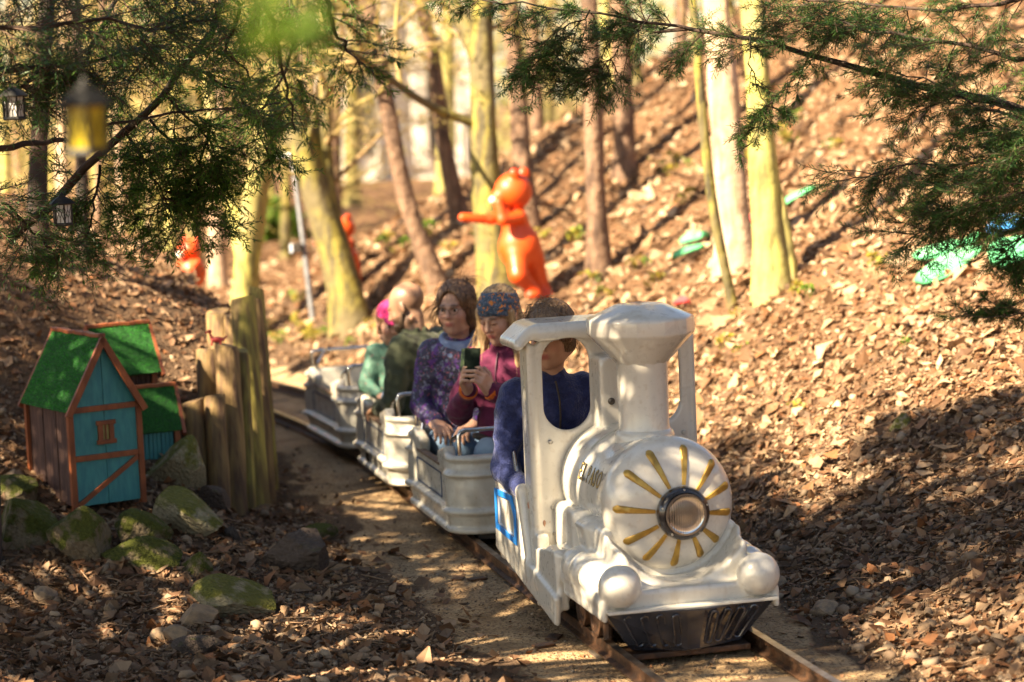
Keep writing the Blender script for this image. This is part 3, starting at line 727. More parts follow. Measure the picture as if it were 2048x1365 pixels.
        def colfn(V):
            P = (V-s.H) @ R/q_; x, y, z = np.abs(P[:, 0]), P[:, 1], P[:, 2]; fr = sst(-.02, -.055, y)
            c = np.repeat(tone[None], len(V), 0)
            def mix(w, col): c[:] = c*(1-w[:, None])+np.array(col)[None]*w[:, None]
            mix(.35*np.exp(-((x-.038)/.018)**2-((z+.028)/.018)**2)*fr, (.60, .20, .15)); mix(.3*np.exp(-(x/.012)**2-((z+.026)/.012)**2)*fr, (.55, .22, .16))
            mix(np.clip(1.1*np.exp(-(x/.021)**4-((z+.0605)/.0105)**4), 0, 1)*sst(-.068, -.076, y), lips)
            mix(np.clip(np.exp(-(((x-.029)/.017)**4)-((z-.0235-.10*(.029-x))/.0055)**4), 0, 1)*fr, brow)
            mix(.35*np.exp(-((x-.028)/.016)**2-((z-.004)/.012)**2)*fr, (.28, .13, .09))
            if stubble:
                beard = sst(-.028, -.045, z)*sst(.03, .0, y)*(1-np.exp(-(x/.018)**4-((z+.061)/.007)**4)); mix(.8*np.clip(beard*(sst(-.10, -.085, y)+sst(-.045, -.06, z)), 0, 1)*(z > -.14), stubble); mix(.55*sst(.075, .03, z)*sst(-.04, .0, y)*sst(-.07, -.04, z)*(np.abs(P[:, 0]) < .085), stubble)
            return c
        o = S.build('body', skin, s.e, colfn, relax=0)
        if eyes != 'none':
            for q in (-1, 1):
                if eyes == 'open':
                    ey = MB(); prof_ = [(.001, -.0105), (.004, -.0097), (.0075, -.0073), (.0098, -.0035), (.0105, 0), (.0075, .0073), (.001, .0105)]
                    ey = link('eye', (lambda m_: m_.data)(MB().lathe(prof_, 14, Matrix(((1, 0, 0, 0), (0, 0, 1, 0), (0, 1, 0, 0), (0, 0, 0, 1)))).build('eye', [eyem, irism], None, smooth=True)), None, s.e)
                    for ob in [b for b in bpy.data.objects if b.type == 'MESH' and b.parent is None and b.name.startswith('eye')]: bpy.data.objects.remove(ob)
                    for p in ey.data.polygons:
                        if p.center.y < -.0082: p.material_index = 1
                    ey.matrix_local = Matrix.Translation(s.hp((q*.0285, -.0740, .0025))) @ Matrix(R.tolist()).to_4x4()
                pts = [s.hp((q*(.0155+.0255*u), -.0895+.010*u*u*1.2+(.0 if eyes == 'open' else .0005), (.0085 if eyes == 'open' else -.001)+.006*math.sin(math.pi*u)*(1 if eyes == 'open' else -.6))) for u in np.linspace(0, 1, 6)]
                MB().tube(pts, [.0005, .001, .0013, .0013, .0012, .0006], 5).build('lashes', lashm, s.e, smooth=True)
        return o
    def jacket(s, m, fold=.006, seed=1, sleeve=1.0, hem=.06, collar=.0, fit=1.0, name='jacket', zipc=None, hang=.0):
        k = s.k; S = SDF(s.lo, s.hi, .0078); g = s.girth
        S.ell(s.chest, np.array((.148*g, .108*g, .15))*k, k=.04).ell(np.array((0, 0, .21))*k, np.array((.140*g, .115*g, .15))*k, k=.05).ell(np.array((0, 0, hem+.03))*k, np.array((.150*g, .125*g, .07+hang))*k, k=.04)
        S.cap(s.sh[0]*np.array([.82, 1, 1]), s.sh[1]*np.array([.82, 1, 1]), .058*k, k=.04); S.cap(s.neck-np.array([0, 0, .05])*k, s.neck+np.array([0, 0, -.0])*k, .062*k, .052*k, k=.03)
        for i in (0, 1):
            S.cap(s.sh[i], s.el[i], .060*k*fit, .052*k*fit, k=.03).cap(s.el[i], s.wr[i]-unit(s.wr[i]-s.el[i])*.012, .051*k*fit, .036*k*fit, k=.015)
            d = unit(s.wr[i]-s.el[i]); S.cap(s.wr[i]-d*.03*k, s.wr[i]-d*.015*k, .0385*k, k=.006)
        if collar:
            for j in range(20):
                a = 2*math.pi*j/20; ca, sa = math.cos(a), math.sin(a); b0 = s.neck+np.array([ca*.052, sa*.052, -.010])*k; b1 = s.neck+np.array([ca*.054, sa*.054, collar*(.7+.3*sa)])*k
                if sa < -.93: continue
                S.cap(b0, b1, .013*k, .010*k, k=.012)
        f1 = 34
        S.disp(lambda X, Y, Z: fold*(sn3(X, Y, Z*1.6, f1, seed, 5)*.7+.45*np.sin(26*(Z+.5*X+.3*Y)+3*sn3(X, Y, Z, 9, seed+5, 2)))+.002*sn3(X, Y, Z, 90, seed+9, 3))
        o = S.build(name, m, s.e)
        if zipc is not None:
            V = np.array([v.co for v in o.data.vertices]); pts = []
            for z in np.linspace(.16, .53, 12)*k:
                c = V[(np.abs(V[:, 2]-z) < .015) & (np.abs(V[:, 0]) < .015)]
                if len(c): pts.append((0.0, c[:, 1].min()-.0005, z))
            if len(pts) > 2: MB().tube(pts, .0042*k, 6).build('zip', zipc, s.e, smooth=True)
        return o
    def trousers(s, m, seed=2):
        k = s.k; S = SDF(s.lo, s.hi, .010); S.ell(np.array((0, 0, .09))*k, np.array((.145, .12, .09))*k, k=.03)
        for i in (0, 1): S.cap(np.array(((-.075, .075)[i], 0, .08))*k, s.kn[i], .085*k, .062*k, k=.03).cap(s.kn[i], s.an[i], .060*k, .050*k, k=.02)
        S.disp(lambda X, Y, Z: .005*sn3(X, Y, Z, 40, seed, 5)); S.build('trousers', m, s.e)
        for i in (0, 1):
            MB().box(s.an[i]+np.array([0, -.045, -.035])*k, Vector((.042, .115, .036))*k).build('shoe', dark, s.e, bevel=.015, smooth=True)
    def hair(s, m, th=.013, cut=(.060, .075, .085), cz=-.035, cy=-.10, back=-.09, puff=(0, .03, .0, 0), extra=None, seed=3, name='hair'):
        lo, hi = s.H-.20, s.H+.20; lo[2] -= .25; S = SDF(lo, hi, .0052); R, q_ = s.R, s.hk
        E = lambda c, r, kk=.012, sub=False: S.ell(s.hp(c), np.array(r)*q_, R=R, k=kk, sub=sub)
        E((0, .020, .038), (.073+th, .091+th, .081+th)); E((0, .045, -.035), (.070+th*.6, .060+th, .075), .02)
        if puff[3]: E(puff[:3], (puff[3],)*3, .03)
        def streak(X, Y, Z):
            x, y, z = X-s.H[0], Y-s.H[1], Z-s.H[2]; u = R[0, 0]*x+R[1, 0]*y+R[2, 0]*z; v = R[0, 1]*x+R[1, 1]*y+R[2, 1]*z; w_ = R[0, 2]*x+R[1, 2]*y+R[2, 2]*z
            a = np.arctan2(u, v+.0+w_*.001); return .0042*np.sin(46*a+6*np.sin(22*w_))+.0022*np.sin(83*a-9*np.sin(15*w_+1)+2)
        S.disp(streak)
        E((0, cy, cz), cut, .008, True); S.op(lambda X, Y, Z: (R[0, 2]*(X-s.H[0])+R[1, 2]*(Y-s.H[1])+R[2, 2]*(Z-s.H[2]))-back, lo, hi, .02, True)
        if extra: extra(S, E)
        return S.build(name, m, s.e)
    def strands(s, m, starts, L, n, seed=5, r=.0011, droop=.10, spread=.25, name='loose_hair'):
        rg = np.random.default_rng(seed); st_ = np.array([s.hp(p) for p in starts]); A = st_[rg.integers(0, len(st_), n)]+rg.normal(0, .012, (n, 3)); D_ = A-s.H; D_ /= np.linalg.norm(D_, axis=1)[:, None]; D_ = D_*.6+rg.normal(0, spread, (n, 3)); D_[:, 2] -= .4; D_ /= np.linalg.norm(D_, axis=1)[:, None]
        P_ = grow2(rg, A, D_, L*rg.uniform(.4, 1.1, n), 7, .10, droop); V, F_ = tubes2(P_, np.full((n, 7), r)*np.linspace(1, .5, 7)); tag(link(name, npmesh(name, V, F_, None, True), m, s.e), kind='stuff')
def grow2(rg, S_, D_, L_, k, wig, droop):
    n = len(S_); P = np.zeros((n, k, 3)); P[:, 0] = S_; d = D_.copy()
    for i in range(1, k):
        d = d+rg.normal(0, wig, (n, 3)); d[:, 2] -= droop; d /= np.linalg.norm(d, axis=1)[:, None]; P[:, i] = P[:, i-1]+d*(L_/(k-1))[:, None]
    return P
def tubes2(P, R, sides=3):
    n, k, _ = P.shape; D = np.gradient(P, axis=1); D /= np.linalg.norm(D, axis=2)[..., None]+1e-9; A = np.cross(D, np.array([.3, .9, .2])); A /= np.linalg.norm(A, axis=2)[..., None]+1e-9; B_ = np.cross(D, A); t = np.arange(sides)*2*math.pi/sides
    V = P[:, :, None]+(A[:, :, None]*np.cos(t)[None, None, :, None]+B_[:, :, None]*np.sin(t)[None, None, :, None])*R[:, :, None, None]; idx = np.arange(n*k*sides).reshape(n, k, sides); j = np.roll(idx, -1, axis=2)
    return V.reshape(-1, 3), np.stack([idx[:, :-1], j[:, :-1], j[:, 1:], idx[:, 1:]], -1).reshape(-1, 4)
def seat_at(t, L, z, turn):
    x, y, h = track(t, L); return (x, y, z), h+math.radians(turn)
# driver
loc_, r_ = seat_at(1.08, -.155, .30, 4)
p = Person(loc_, r_, 'child in a navy fleece sitting in the locomotive cab, face hidden behind the roof', 1.0, head=(.0, -.03, .695), hr=(8, 0, -38), elbows=((-.195, -.02, .22), (.19, -.03, .23)), wrists=((-.15, -.20, .12), (.12, -.20, .14)), knees=((-.09, -.22, .06), (.09, -.22, .06)), ankles=((-.09, -.26, -.12), (.09, -.26, -.12)))
p.body((.52, .29, .19)); p.jacket(fleece, .011, 4, fit=1.0, collar=.055, zipc=dark); p.trousers(dark)
def ex(S, E): E((0, -.06, .075), (.062, .045, .04), .015); E((.0, .085, -.05), (.05, .035, .06), .02)
p.hair(h_brown, .017, cut=(.062, .06, .075), cz=-.045, cy=-.105, back=-.085, extra=ex)
p.strands(h_brown, [(0, .09, .02), (.06, .05, 0), (-.06, .05, .0), (0, 0, .12), (.05, -.05, .08), (-.05, -.05, .08)], .07, 240, 5, r=.0014, droop=.3, spread=.15)
p.strands(h_brown, [(0, -.06, .118), (.03, -.05, .118), (-.04, -.05, .11), (0, 0, .128), (.06, .0, .10), (-.06, 0, .10)], .05, 120, 15, droop=.5, spread=.12, r=.0014)
# girl with the phone
loc_, r_ = seat_at(2.42, .0, .27, -40)
p = Person(loc_, r_, 'girl in a magenta fleece and flowered blue headband looking down at a phone', 1.0, h=.0045, head=(-.005, -.045, .685), hr=(20, 0, -8), elbows=((-.19, -.09, .27), (.19, -.09, .27)), wrists=((-.050, -.262, .395), (.050, -.262, .395)), knees=((-.13, -.16, .12), (.05, -.19, .12)), ankles=((-.12, -.20, -.08), (.05, -.22, -.08)))
hd_ = [((.05, -.72, .70), (1, .25, 0), 1, (30, 62, 30)), ((-.05, -.72, .70), (-1, .25, 0), -1, (26, 66, 30))]
p.body((.56, .33, .23), hands=hd_, eyes='closed', lips=(.42, .13, .11)); p.jacket(magenta, .009, 8, collar=.035, zipc=mat('dark_magenta_zip', (.06, .004, .03), .6)); p.trousers(denimp, 5)
def ex(S, E):
    for q, w_ in ((-1, 1.3), (1, .8)):
        pts = [(q*.072, -.01, .02), (q*.082, -.020, -.07), (q*.098, -.060, -.15), (q*.10, -.105, -.25), (q*.085, -.115, -.34)]; pp = [p.hp(a)*np.array([1, 1, 1]) for a in pts]
        for j in range(4 if q < 0 else 3): S.cap(pp[j], pp[j+1], (.024-.002*j)*w_, (.022-.003*j)*w_, k=.012)
    E((0, .075, -.10), (.07, .04, .12), .02)
p.hair(h_blond, .010, cut=(.060, .075, .090), cz=-.03, cy=-.095, back=-.40, extra=ex)
p.strands(h_blond, [(-.085, -.02, -.06), (-.088, -.04, -.12), (.085, -.02, -.08), (.088, -.04, -.12), (-.08, -.03, -.10), (0, .1, -.05)], .24, 420, 6, droop=.35, spread=.08, r=.0013)
S = SDF(p.H-.15, p.H+.15, .004)
S.ell(p.hp((0, .018, .036)), np.array((.0865, .106, .096))*p.hk, R=p.R); nrm = unit((0, .44, .9)); cc = np.array((0, 0, .045))
def bandcut(X, Y, Z):
    x, y, z = X-p.H[0], Y-p.H[1], Z-p.H[2]; R = p.R; u = [(R[0, i]*x+R[1, i]*y+R[2, i]*z)/p.hk for i in range(3)]; return np.abs(nrm[1]*u[1]+nrm[2]*u[2]-.045)-.052
S.op(lambda X, Y, Z: -bandcut(X, Y, Z), p.H-.15, p.H+.15, .006, True)
S.disp(lambda X, Y, Z: .0018*np.sin(220*Z+60*X)); S.build('headband', bandm, p.e)
def cuff(P_, i, m_, r0, nm):
    d = unit(P_.wr[i]-P_.el[i]); b = P_.wr[i]-d*.008; Mx = Vector(d).to_track_quat('Z', 'Y').to_matrix().to_4x4(); Mx.translation = Vector(b); MB().lathe([(r0*.85, -.014), (r0, -.010), (r0*1.02, .006), (r0*.88, .010)], 20, Mx).build(nm, m_, P_.e, smooth=True)
cuff(p, 0, orangef, .040, 'cuff'); cuff(p, 1, orangef, .040, 'cuff')
girl = p
MB().tube([girl.k*Vector((.14*math.cos(a)*1.08, .115*math.sin(a)*1.1, .155+.02*math.sin(2*a))) for a in np.linspace(0, 2*math.pi, 25)], .014, 8, cap=False).build('belt', dark, p.e, smooth=True)
ph_ = Matrix.LocRotScale(Vector(loc_), None, None) @ Matrix.Rotation(r_, 4, 'Z') @ Matrix.Translation((0, -.316, .505)) @ Matrix.Rotation(math.radians(-12), 4, 'X')
phone = empty('phone', tuple(ph_.translation), 0, 'dark green phone case held up in both hands by the girl in magenta', 'phone'); phone.matrix_world = ph_
casem = mat('dark_green_phone_case', (.0015, .006, .003), .75, (.003, .010, .005), 50, bump=.3, bscale=200, spec=.15)
MB().box((0, 0, 0), (.036, .0045, .072)).build('phone_case', casem, phone, bevel=.004, smooth=True)
MB().box((0, .0060, 0), (.032, .0015, .066)).build('screen', black, phone, bevel=.001)
MB().box((-.049, .010, .004), (.016, .002, .066), rot=Matrix.Rotation(math.radians(-35), 3, 'Z')).build('case_flap', mat('green_camouflage_case', (.008, .03, .012), .6, (.09, .12, .05), 60), phone, bevel=.001)
# woman with glasses
loc_, r_ = seat_at(2.87, -.105, .27, -30)
p = Person(loc_, r_, 'girl with glasses in a purple floral jacket, looking away to the left', 1.0, girth=.90, head=(0, -.03, .685), hr=(3, 0, -4), elbows=((-.178, -.03, .25), (.178, -.04, .25)), wrists=((-.06, -.20, .20), (.12, -.20, .20)), knees=((-.06, -.24, .10), (.12, -.24, .10)), ankles=((-.05, -.25, -.08), (.12, -.25, -.08)))
p.body((.50, .29, .20), eyes='open'); p.jacket(floralm, .009, 12, collar=.0, zipc=None, fit=.92); p.trousers(denim, 6)
S = SDF(p.lo, p.hi, .006)
for j in range(18):
    a = 2*math.pi*j/18; ca, sa = math.cos(a), math.sin(a); o_ = max(0, -sa)
    S.cap(p.neck+np.array([ca*.060, sa*.060-.01, -.03-.045*o_]), p.neck+np.array([ca*.078, sa*.070+.01, .025-.03*o_+.02*max(0, sa)]), .019, .016, k=.02)
S.ell(p.neck+np.array([0, .095, -.015]), (.085, .045, .07), k=.03); S.disp(lambda X, Y, Z: .003*sn3(X, Y, Z, 50, 3)); S.build('hood', hoodm, p.e)
def ex(S, E): E((0, .10, -.01), (.055, .045, .055), .02); E((.07, .02, -.03), (.022, .04, .06), .02); E((-.07, .02, -.03), (.022, .04, .06), .02); E((0, .08, -.09), (.06, .03, .06), .02)
p.hair(h_dark, .014, cut=(.060, .085, .105), cz=-.012, cy=-.104, back=-.11, extra=ex)
p.strands(h_dark, [(.08, .0, 0), (-.08, 0, 0), (0, .12, 0), (.06, .08, -.05), (-.06, .06, .03), (.03, .05, .12)], .11, 260, 7, droop=.22, spread=.2, r=.0013)
p.strands(h_dark, [(0, .0, .128), (.05, .02, .11), (-.05, .02, .11), (0, .06, .11), (.085, .02, .04), (-.085, .02, .04)], .05, 110, 17, droop=.5, spread=.15, r=.0013)
gl = MB()
for q in (-1, 1):
    gl.tube([p.hp((q*.030+.021*math.cos(a), -.101+.004*abs(math.cos(a))*0+.006*(abs(q*.030+.021*math.cos(a))/.05)**2, .002+.0165*math.sin(a))) for a in np.linspace(0, 2*math.pi, 17)], .0013, 5, cap=False); gl.tube([p.hp((q*.051, -.094, .006)), p.hp((q*.073, -.02, .008)), p.hp((q*.078, .012, .002))], .0013, 5)
gl.tube([p.hp((-.009, -.101, .006)), p.hp((0, -.103, .009)), p.hp((.009, -.101, .006))], .0013, 5); gl.build('glasses', mat('thin_glasses_frame', (.10, .07, .05), .3, metal=.6), p.e, smooth=True)
# man
loc_, r_ = seat_at(3.80, -.085, .22, -138)
p = Person(loc_, r_, 'bearded man with a shaved head in an olive green jacket, back turned', 1.0, head=(-.005, -.09, .665), hr=(22, 0, 12), elbows=((-.21, -.01, .24), (.21, -.03, .24)), wrists=((-.07, -.18, .16), (.10, -.20, .18)), knees=((-.13, .10, .22), (.06, .14, .20)), ankles=((-.12, .20, -.04), (.06, .24, -.04)), chest=(0, -.02, .40), neck=(0, -.045, .53), girth=1.12)
p.body((.28, .16, .10), stubble=(.09, .055, .04), male=True, eyes='none'); p.jacket(olive, .011, 21, collar=.035, fit=1.12, hem=.05, hang=.01); p.trousers(denim, 9)
S = SDF(p.H-.17, p.H+.14, .004); S.ell(p.hp((0, -.052, -.082)), np.array((.052, .050, .042))*p.hk, R=p.R)
for q in (-1, 1): S.cap(p.hp((q*.066, -.002, -.03)), p.hp((q*.048, -.04, -.085)), .006, .016, k=.02)
S.ell(p.hp((0, -.085, -.046)), np.array((.026, .012, .007))*p.hk, R=p.R, k=.006); S.disp(lambda X, Y, Z: .0022*sn3(X, Y, Z, 190, 4)); S.ell(p.hp((0, -.105, -.061)), np.array((.020, .02, .007))*p.hk, R=p.R, k=.004, sub=True); S.build('beard', h_beard, p.e)
# small child
loc_, r_ = seat_at(4.22, -.150, .30, -8)
p = Person(loc_, r_, 'small child in a magenta cap and mint patterned jacket in the middle wagon', .68, head=(0, -.03, .70), hr=(8, 0, 6), elbows=((-.21, -.05, .26), (.20, -.05, .26)), wrists=((-.12, -.22, .20), (.12, -.22, .20)), knees=((-.04, -.18, .10), (.12, -.18, .10)), ankles=((-.04, -.2, -.06), (.12, -.2, -.06)))
p.body((.52, .30, .21)); p.jacket(mintm, .005, 31, collar=.03, fit=1.1); p.trousers(denim, 10)
capm = cloth('magenta_cap', (.45, .015, .12), (.55, .02, .16), 20)
S = SDF(p.H-.2, p.H+.2, .005); S.ell(p.hp((0, .018, .040)), np.array((.082, .100, .088))*p.hk, R=p.R); S.op(lambda X, Y, Z: (p.R[0, 2]*(X-p.H[0])+p.R[1, 2]*(Y-p.H[1])+p.R[2, 2]*(Z-p.H[2]))-.040*p.hk-.25*(p.R[0, 1]*(X-p.H[0])+p.R[1, 1]*(Y-p.H[1]))*0, p.H-.2, p.H+.2, .005, True)
S.ell(p.hp((0, -.105, .042)), np.array((.060, .062, .008))*p.hk, R=p.R @ rotm(rx=14), k=.012); S.build('cap', capm, p.e)
MB().lathe([(.001, -.006), (.026, -.003), (.028, .004)], 16, Matrix.Translation(p.hp((0, -.078, .085))) @ Matrix(p.R.tolist()).to_4x4() @ Matrix.Rotation(math.radians(48), 4, 'X') @ Matrix.Rotation(math.pi, 4, 'X') @ Matrix.Scale(-1, 4, (0, 0, 1))).build('cap_badge', mat('white_cap_badge', (.75, .72, .72), .7), p.e, smooth=True)
p.hair(h_dark, .006, cut=(.062, .075, .095), cz=-.035, cy=-.095, back=-.07)
# ---------------------------------------------------------------- toy houses, posts, rocks, lanterns, bears
orange_wood = mat('orange_stained_wood', (.30, .085, .028), .5, (.15, .04, .015), 5, stretch=(5, 5, 1.2), bump=.5, bscale=20, bdist=.003, mixlo=.35, mixhi=.7)
turq = mat('turquoise_painted_boards', (.028, .19, .22), .55, (.045, .26, .26), 12, stretch=(4, 4, 1), bump=.3, bscale=40, bdist=.002)
brownb = mat('dark_brown_boards', (.045, .02, .016), .8, (.11, .055, .04), 8, stretch=(12, 12, 1.2), bump=.9, bscale=18, bdist=.006)
cream_pane = mat('cream_window_pane', (.42, .36, .14), .3, (.3, .25, .09), 30)
turf = mat('artificial_turf', None, .75, None, island=[(.008, .11, .014), (.02, .25, .025), (.05, .42, .03)], spec=.3)
turfb = mat('artificial_turf_backing', (.006, .06, .010), .9, (.012, .10, .015), 60, bump=.5)
def blades(rg, n, o0, eu, ev, nn, L=.010, wd=.0011):
    "short grass blades on the rectangle o0 + a eu + b ev"
    a = rg.uniform(0, 1, n); b = rg.uniform(0, 1, n)
    P = o0+a[:, None]*eu+b[:, None]*ev
    d = nn[None]+rg.normal(0, .55, (n, 3)); d /= np.linalg.norm(d, axis=1)[:, None]
    s_ = np.cross(d, rg.normal(size=(n, 3))); s_ /= np.linalg.norm(s_, axis=1)[:, None]
    l_ = L*rg.uniform(.6, 1.25, n)[:, None]
    V = np.stack([P-s_*wd, P+s_*wd, P+d*l_], 1).reshape(-1, 3)
    return V, np.arange(n*3).reshape(-1, 3)
def half_timber_house(loc, rz, wd, dp, hw, hr, label, over=.035, window=True, seed=1, roofext=.0, cross=True, sidem=None):
    "wd width of the gable front, dp depth, hw wall height at the eaves, hr height of the ridge"
    rg = np.random.default_rng(seed)
    h = empty('toy_house', loc, rz, label, 'toy house')
    b = wd/2; t = .024
    # the front gable is a pair of boards
    for s_ in (-1, 1):
        if s_ < 0: poly = [(-b, 0), (-.0012, 0), (-.0012, hr-.004), (-b, hw)]
        else: poly = [(.0012, 0), (b, 0), (b, hw), (.0012, hr-.004)]
        MB().prism(poly, -dp/2, -dp/2+.012).build('front_board', turq, h, bevel=.0012)
    MB().prism([(-b, 0), (b, 0), (b, hw), (0, hr-.004), (-b, hw)], dp/2-.012, dp/2).build('back_wall', brownb, h)
    for s_ in (-1, 1):
        n_ = 9; wv_ = (dp-.03)/n_
        for i in range(n_):
            MB().box((s_*(b-.006-.003*((i*7) % 3)/2), -dp/2+.015+wv_*(i+.5), hw/2-.004), (.006, wv_/2-.0012, hw/2-.004)).build('side_board', sidem or brownb, h, bevel=.001)
        for q in (-1, 1):
            MB().box((s_*(b+.002), q*(dp/2+.001), hw/2-.008), (t/2, t/2, hw/2+.008)).build('corner_post', orange_wood, h, bevel=.0015)
    y0 = -dp/2-.006
    for zz in (hw*.965, hw*.48): MB().box((0, y0, zz), (b-t/2+.001, .006, .012)).build('cross_beam', orange_wood, h, bevel=.001)
    if cross:
        w_ = b-t/2; z1 = hw*.48-.012; L_ = math.hypot(2*w_, z1)
        MB().box((0, y0-.001, z1/2), (L_/2-.006, .006, .010), rot=Matrix.Rotation(-math.atan2(z1-.01, 2*w_), 3, 'Y')).build('diagonal_brace', orange_wood, h, bevel=.001)
    if window:
        wz = hw*.72; fr = empty('window', (-.0, y0, wz), 0); fr.parent = h; fr.scale = (1.3, 1, 1.22)
        MB().box((0, .004, 0), (.026, .002, .030)).build('pane', cream_pane, fr)
        for x_ in (-.019, .019): MB().box((x_, -.004, 0), (.008, .006, .036)).build('window_frame', orange_wood, fr, bevel=.001)
        for z_ in (-.033, .033): MB().box((0, -.007, z_), (.033, .006, .0075)).build('window_frame', orange_wood, fr, bevel=.001)
        MB().box((0, -.001, 0), (.0018, .003, .026)).build('mullion', orange_wood, fr)
    # roof: two turf slabs, barge boards, ridge cap
    ang = math.atan2(hr-hw, b)
    for s_ in (-1, 1):
        dx, dz = s_*math.cos(ang), -math.sin(ang); L_ = (b+over)/math.cos(ang)+roofext
        nx, nz_ = s_*math.sin(ang), math.cos(ang)
        top = Vector((0, 0, hr+.004)); c_ = top+Vector((dx, 0, dz))*(L_/2)+Vector((nx, 0, nz_))*.006
        R3 = Matrix(((dx, 0, nx), (0, 1, 0), (dz, 0, nz_)))
        slab = MB().box(c_, (L_/2, dp/2+.022, .005), rot=R3).build('roof_slope', turfb, h)
        nb = int(2*L_*dp*26000)
        o0 = np.array([0, -dp/2-.022, hr+.004])+np.array([nx, 0, nz_])*.010
        V, F_ = blades(rg, nb, o0, np.array([dx, 0, dz])*L_, np.array([0, dp+.044, 0]), np.array([nx, 0, nz_]))
        tag(link('turf_blades', npmesh('turf_blades', V, F_), turf, slab), kind='stuff')
        for q in (-1, 1):
            MB().box(top+Vector((dx, 0, dz))*(L_/2+.004)+Vector((0, q*(dp/2+.031), 0))+Vector((nx, 0, nz_))*-.002, (L_/2+.012, .008, .014), rot=R3).build('barge_board', orange_wood, h, bevel=.0015)
    nseg = 6
    for i in range(nseg):
        MB().box((0, -dp/2-.03+(dp+.06)*(i+.5)/nseg, hr+.018), (.014, (dp+.06)/nseg/2+.002, .008), rot=Matrix.Rotation(math.radians(4*((i*5) % 3-1)), 3, 'X')).build('ridge_cap', orange_wood, h, bevel=.002)
    return h
hb = W(222, 1005, 10.15)
half_timber_house((hb[0]-.135, hb[1]+.21, hb[2]-.005), math.radians(33), .305, .46, .42, .69, 'turquoise toy house with orange half timbering, nearest and largest of three', over=.015)
h2 = W(300, 952, 10.75)
half_timber_house((h2[0]-.01, h2[1]+.12, h2[2]), math.radians(-68), .20, .20, .20, .37, 'little turquoise toy house half hidden to the right behind the big one', window=False, seed=2, sidem=turq, over=.01)
h3 = W(235, 835, 10.9)
half_timber_house((h3[0]+.0, h3[1]+.15, h3[2]-.05), math.radians(-62), .22, .24, .28, .44, 'rearmost toy house whose green turf roof shows above the big one', window=False, seed=3)
# retaining palisade of half round posts
postm = mat('weathered_round_post', (.24, .155, .06), .8, (.09, .05, .028), 3, stretch=(9, 9, .8), bump=.8, bscale=12, bdist=.006)
postg = mat('algae_green_post', (.30, .25, .055), .8, (.12, .08, .03), 3, stretch=(9, 9, .8), bump=.8, bscale=12, bdist=.006)
posts = [(400, 965, 385, 802, 11.0, 34), (438, 978, 428, 792, 10.98, 30), (425, 930, 415, 700, 11.25, 34), (470, 978, 452, 690, 11.12, 33), (497, 975, 484, 700, 11.2, 20),
         (455, 900, 437, 622, 11.6, 34), (487, 930, 470, 628, 11.5, 32), (512, 972, 484, 596, 11.35, 36), (532, 955, 507, 600, 11.55, 24), (540, 930, 512, 575, 11.8, 22)]
pal = []
for i, (bx, by, tx, ty, d, w_) in enumerate(posts):
    a, b_ = W(bx, by, d), W(tx, ty, d+.05); r = w_/2/(FPX/d)*1.45
    rg = np.random.default_rng(50+i); n_ = 14; vs = []; fs = []
    a[2] -= .12; lev = [0, .15, .4, .7, .97, 1.0]
    for j, u in enumerate(lev):
        c_ = a+(b_-a)*u
        for k in range(n_):
            t = 2*math.pi*k/n_; rr = r*(1+.06*math.sin(3*t+i)+.03*rg.normal())*(.9 if u == 1 else 1)
            vs.append((c_[0]+rr*math.cos(t)-a[0], c_[1]+rr*math.sin(t)-a[1], c_[2]-a[2]+(.012*math.cos(t+i) if u > .9 else 0)))
    for j in range(len(lev)-1):
        for k in range(n_): fs.append([j*n_+k, j*n_+(k+1) % n_, (j+1)*n_+(k+1) % n_, (j+1)*n_+k])
    fs.append([(len(lev)-1)*n_+k for k in range(n_)])
    pn = ['lowest dark post at the left foot of the log palisade', 'low post with a rounded top beside the lowest one', 'second step post behind the low dark ones', 'mid height brown post left of the green streaked ones', 'narrow mid height post in the palisade, yellow green edge', 'tall back left post of the palisade below the leafy bank', 'tall dark topped post second from the back left', 'broad tall front post of the log palisade with green streaks', 'slim tall post right of the broad one', 'rightmost and tallest post of the log palisade by the rails'][i]
    o = MB().add(vs, fs).build('palisade_post', postg if i in (4, 7, 9) else postm, None, smooth=True, loc=tuple(a)); tag(o, pn, 'wooden post', 'posts of the stepped log palisade')
# rocks
def rockmesh(seed, sub=3, cuts=14, ang=1.0):
    cuts += 6
    import bmesh
    rg = np.random.default_rng(seed); bm = bmesh.new(); bmesh.ops.create_icosphere(bm, subdivisions=sub+1, radius=1)
    V = np.array([v.co for v in bm.verts])
    for _ in range(cuts):
        n_ = rg.normal(size=3); n_ /= np.linalg.norm(n_); d = rg.uniform(.50, .86)
        k = V@n_-d; V = V-np.maximum(k, 0)[:, None]*n_*ang
    V = V*(1+.035*sn3(V[:, 0], V[:, 1], V[:, 2], 5, seed)[:, None]+.015*sn3(V[:, 0], V[:, 1], V[:, 2], 16, seed+1)[:, None])
    for v, c in zip(bm.verts, V): v.co = c
    me = bpy.data.meshes.new('rock'); bm.to_mesh(me); bm.free(); me.polygons.foreach_set('use_smooth', [True]*len(me.polygons)); me.set_sharp_from_angle(angle=math.radians(26)); return me
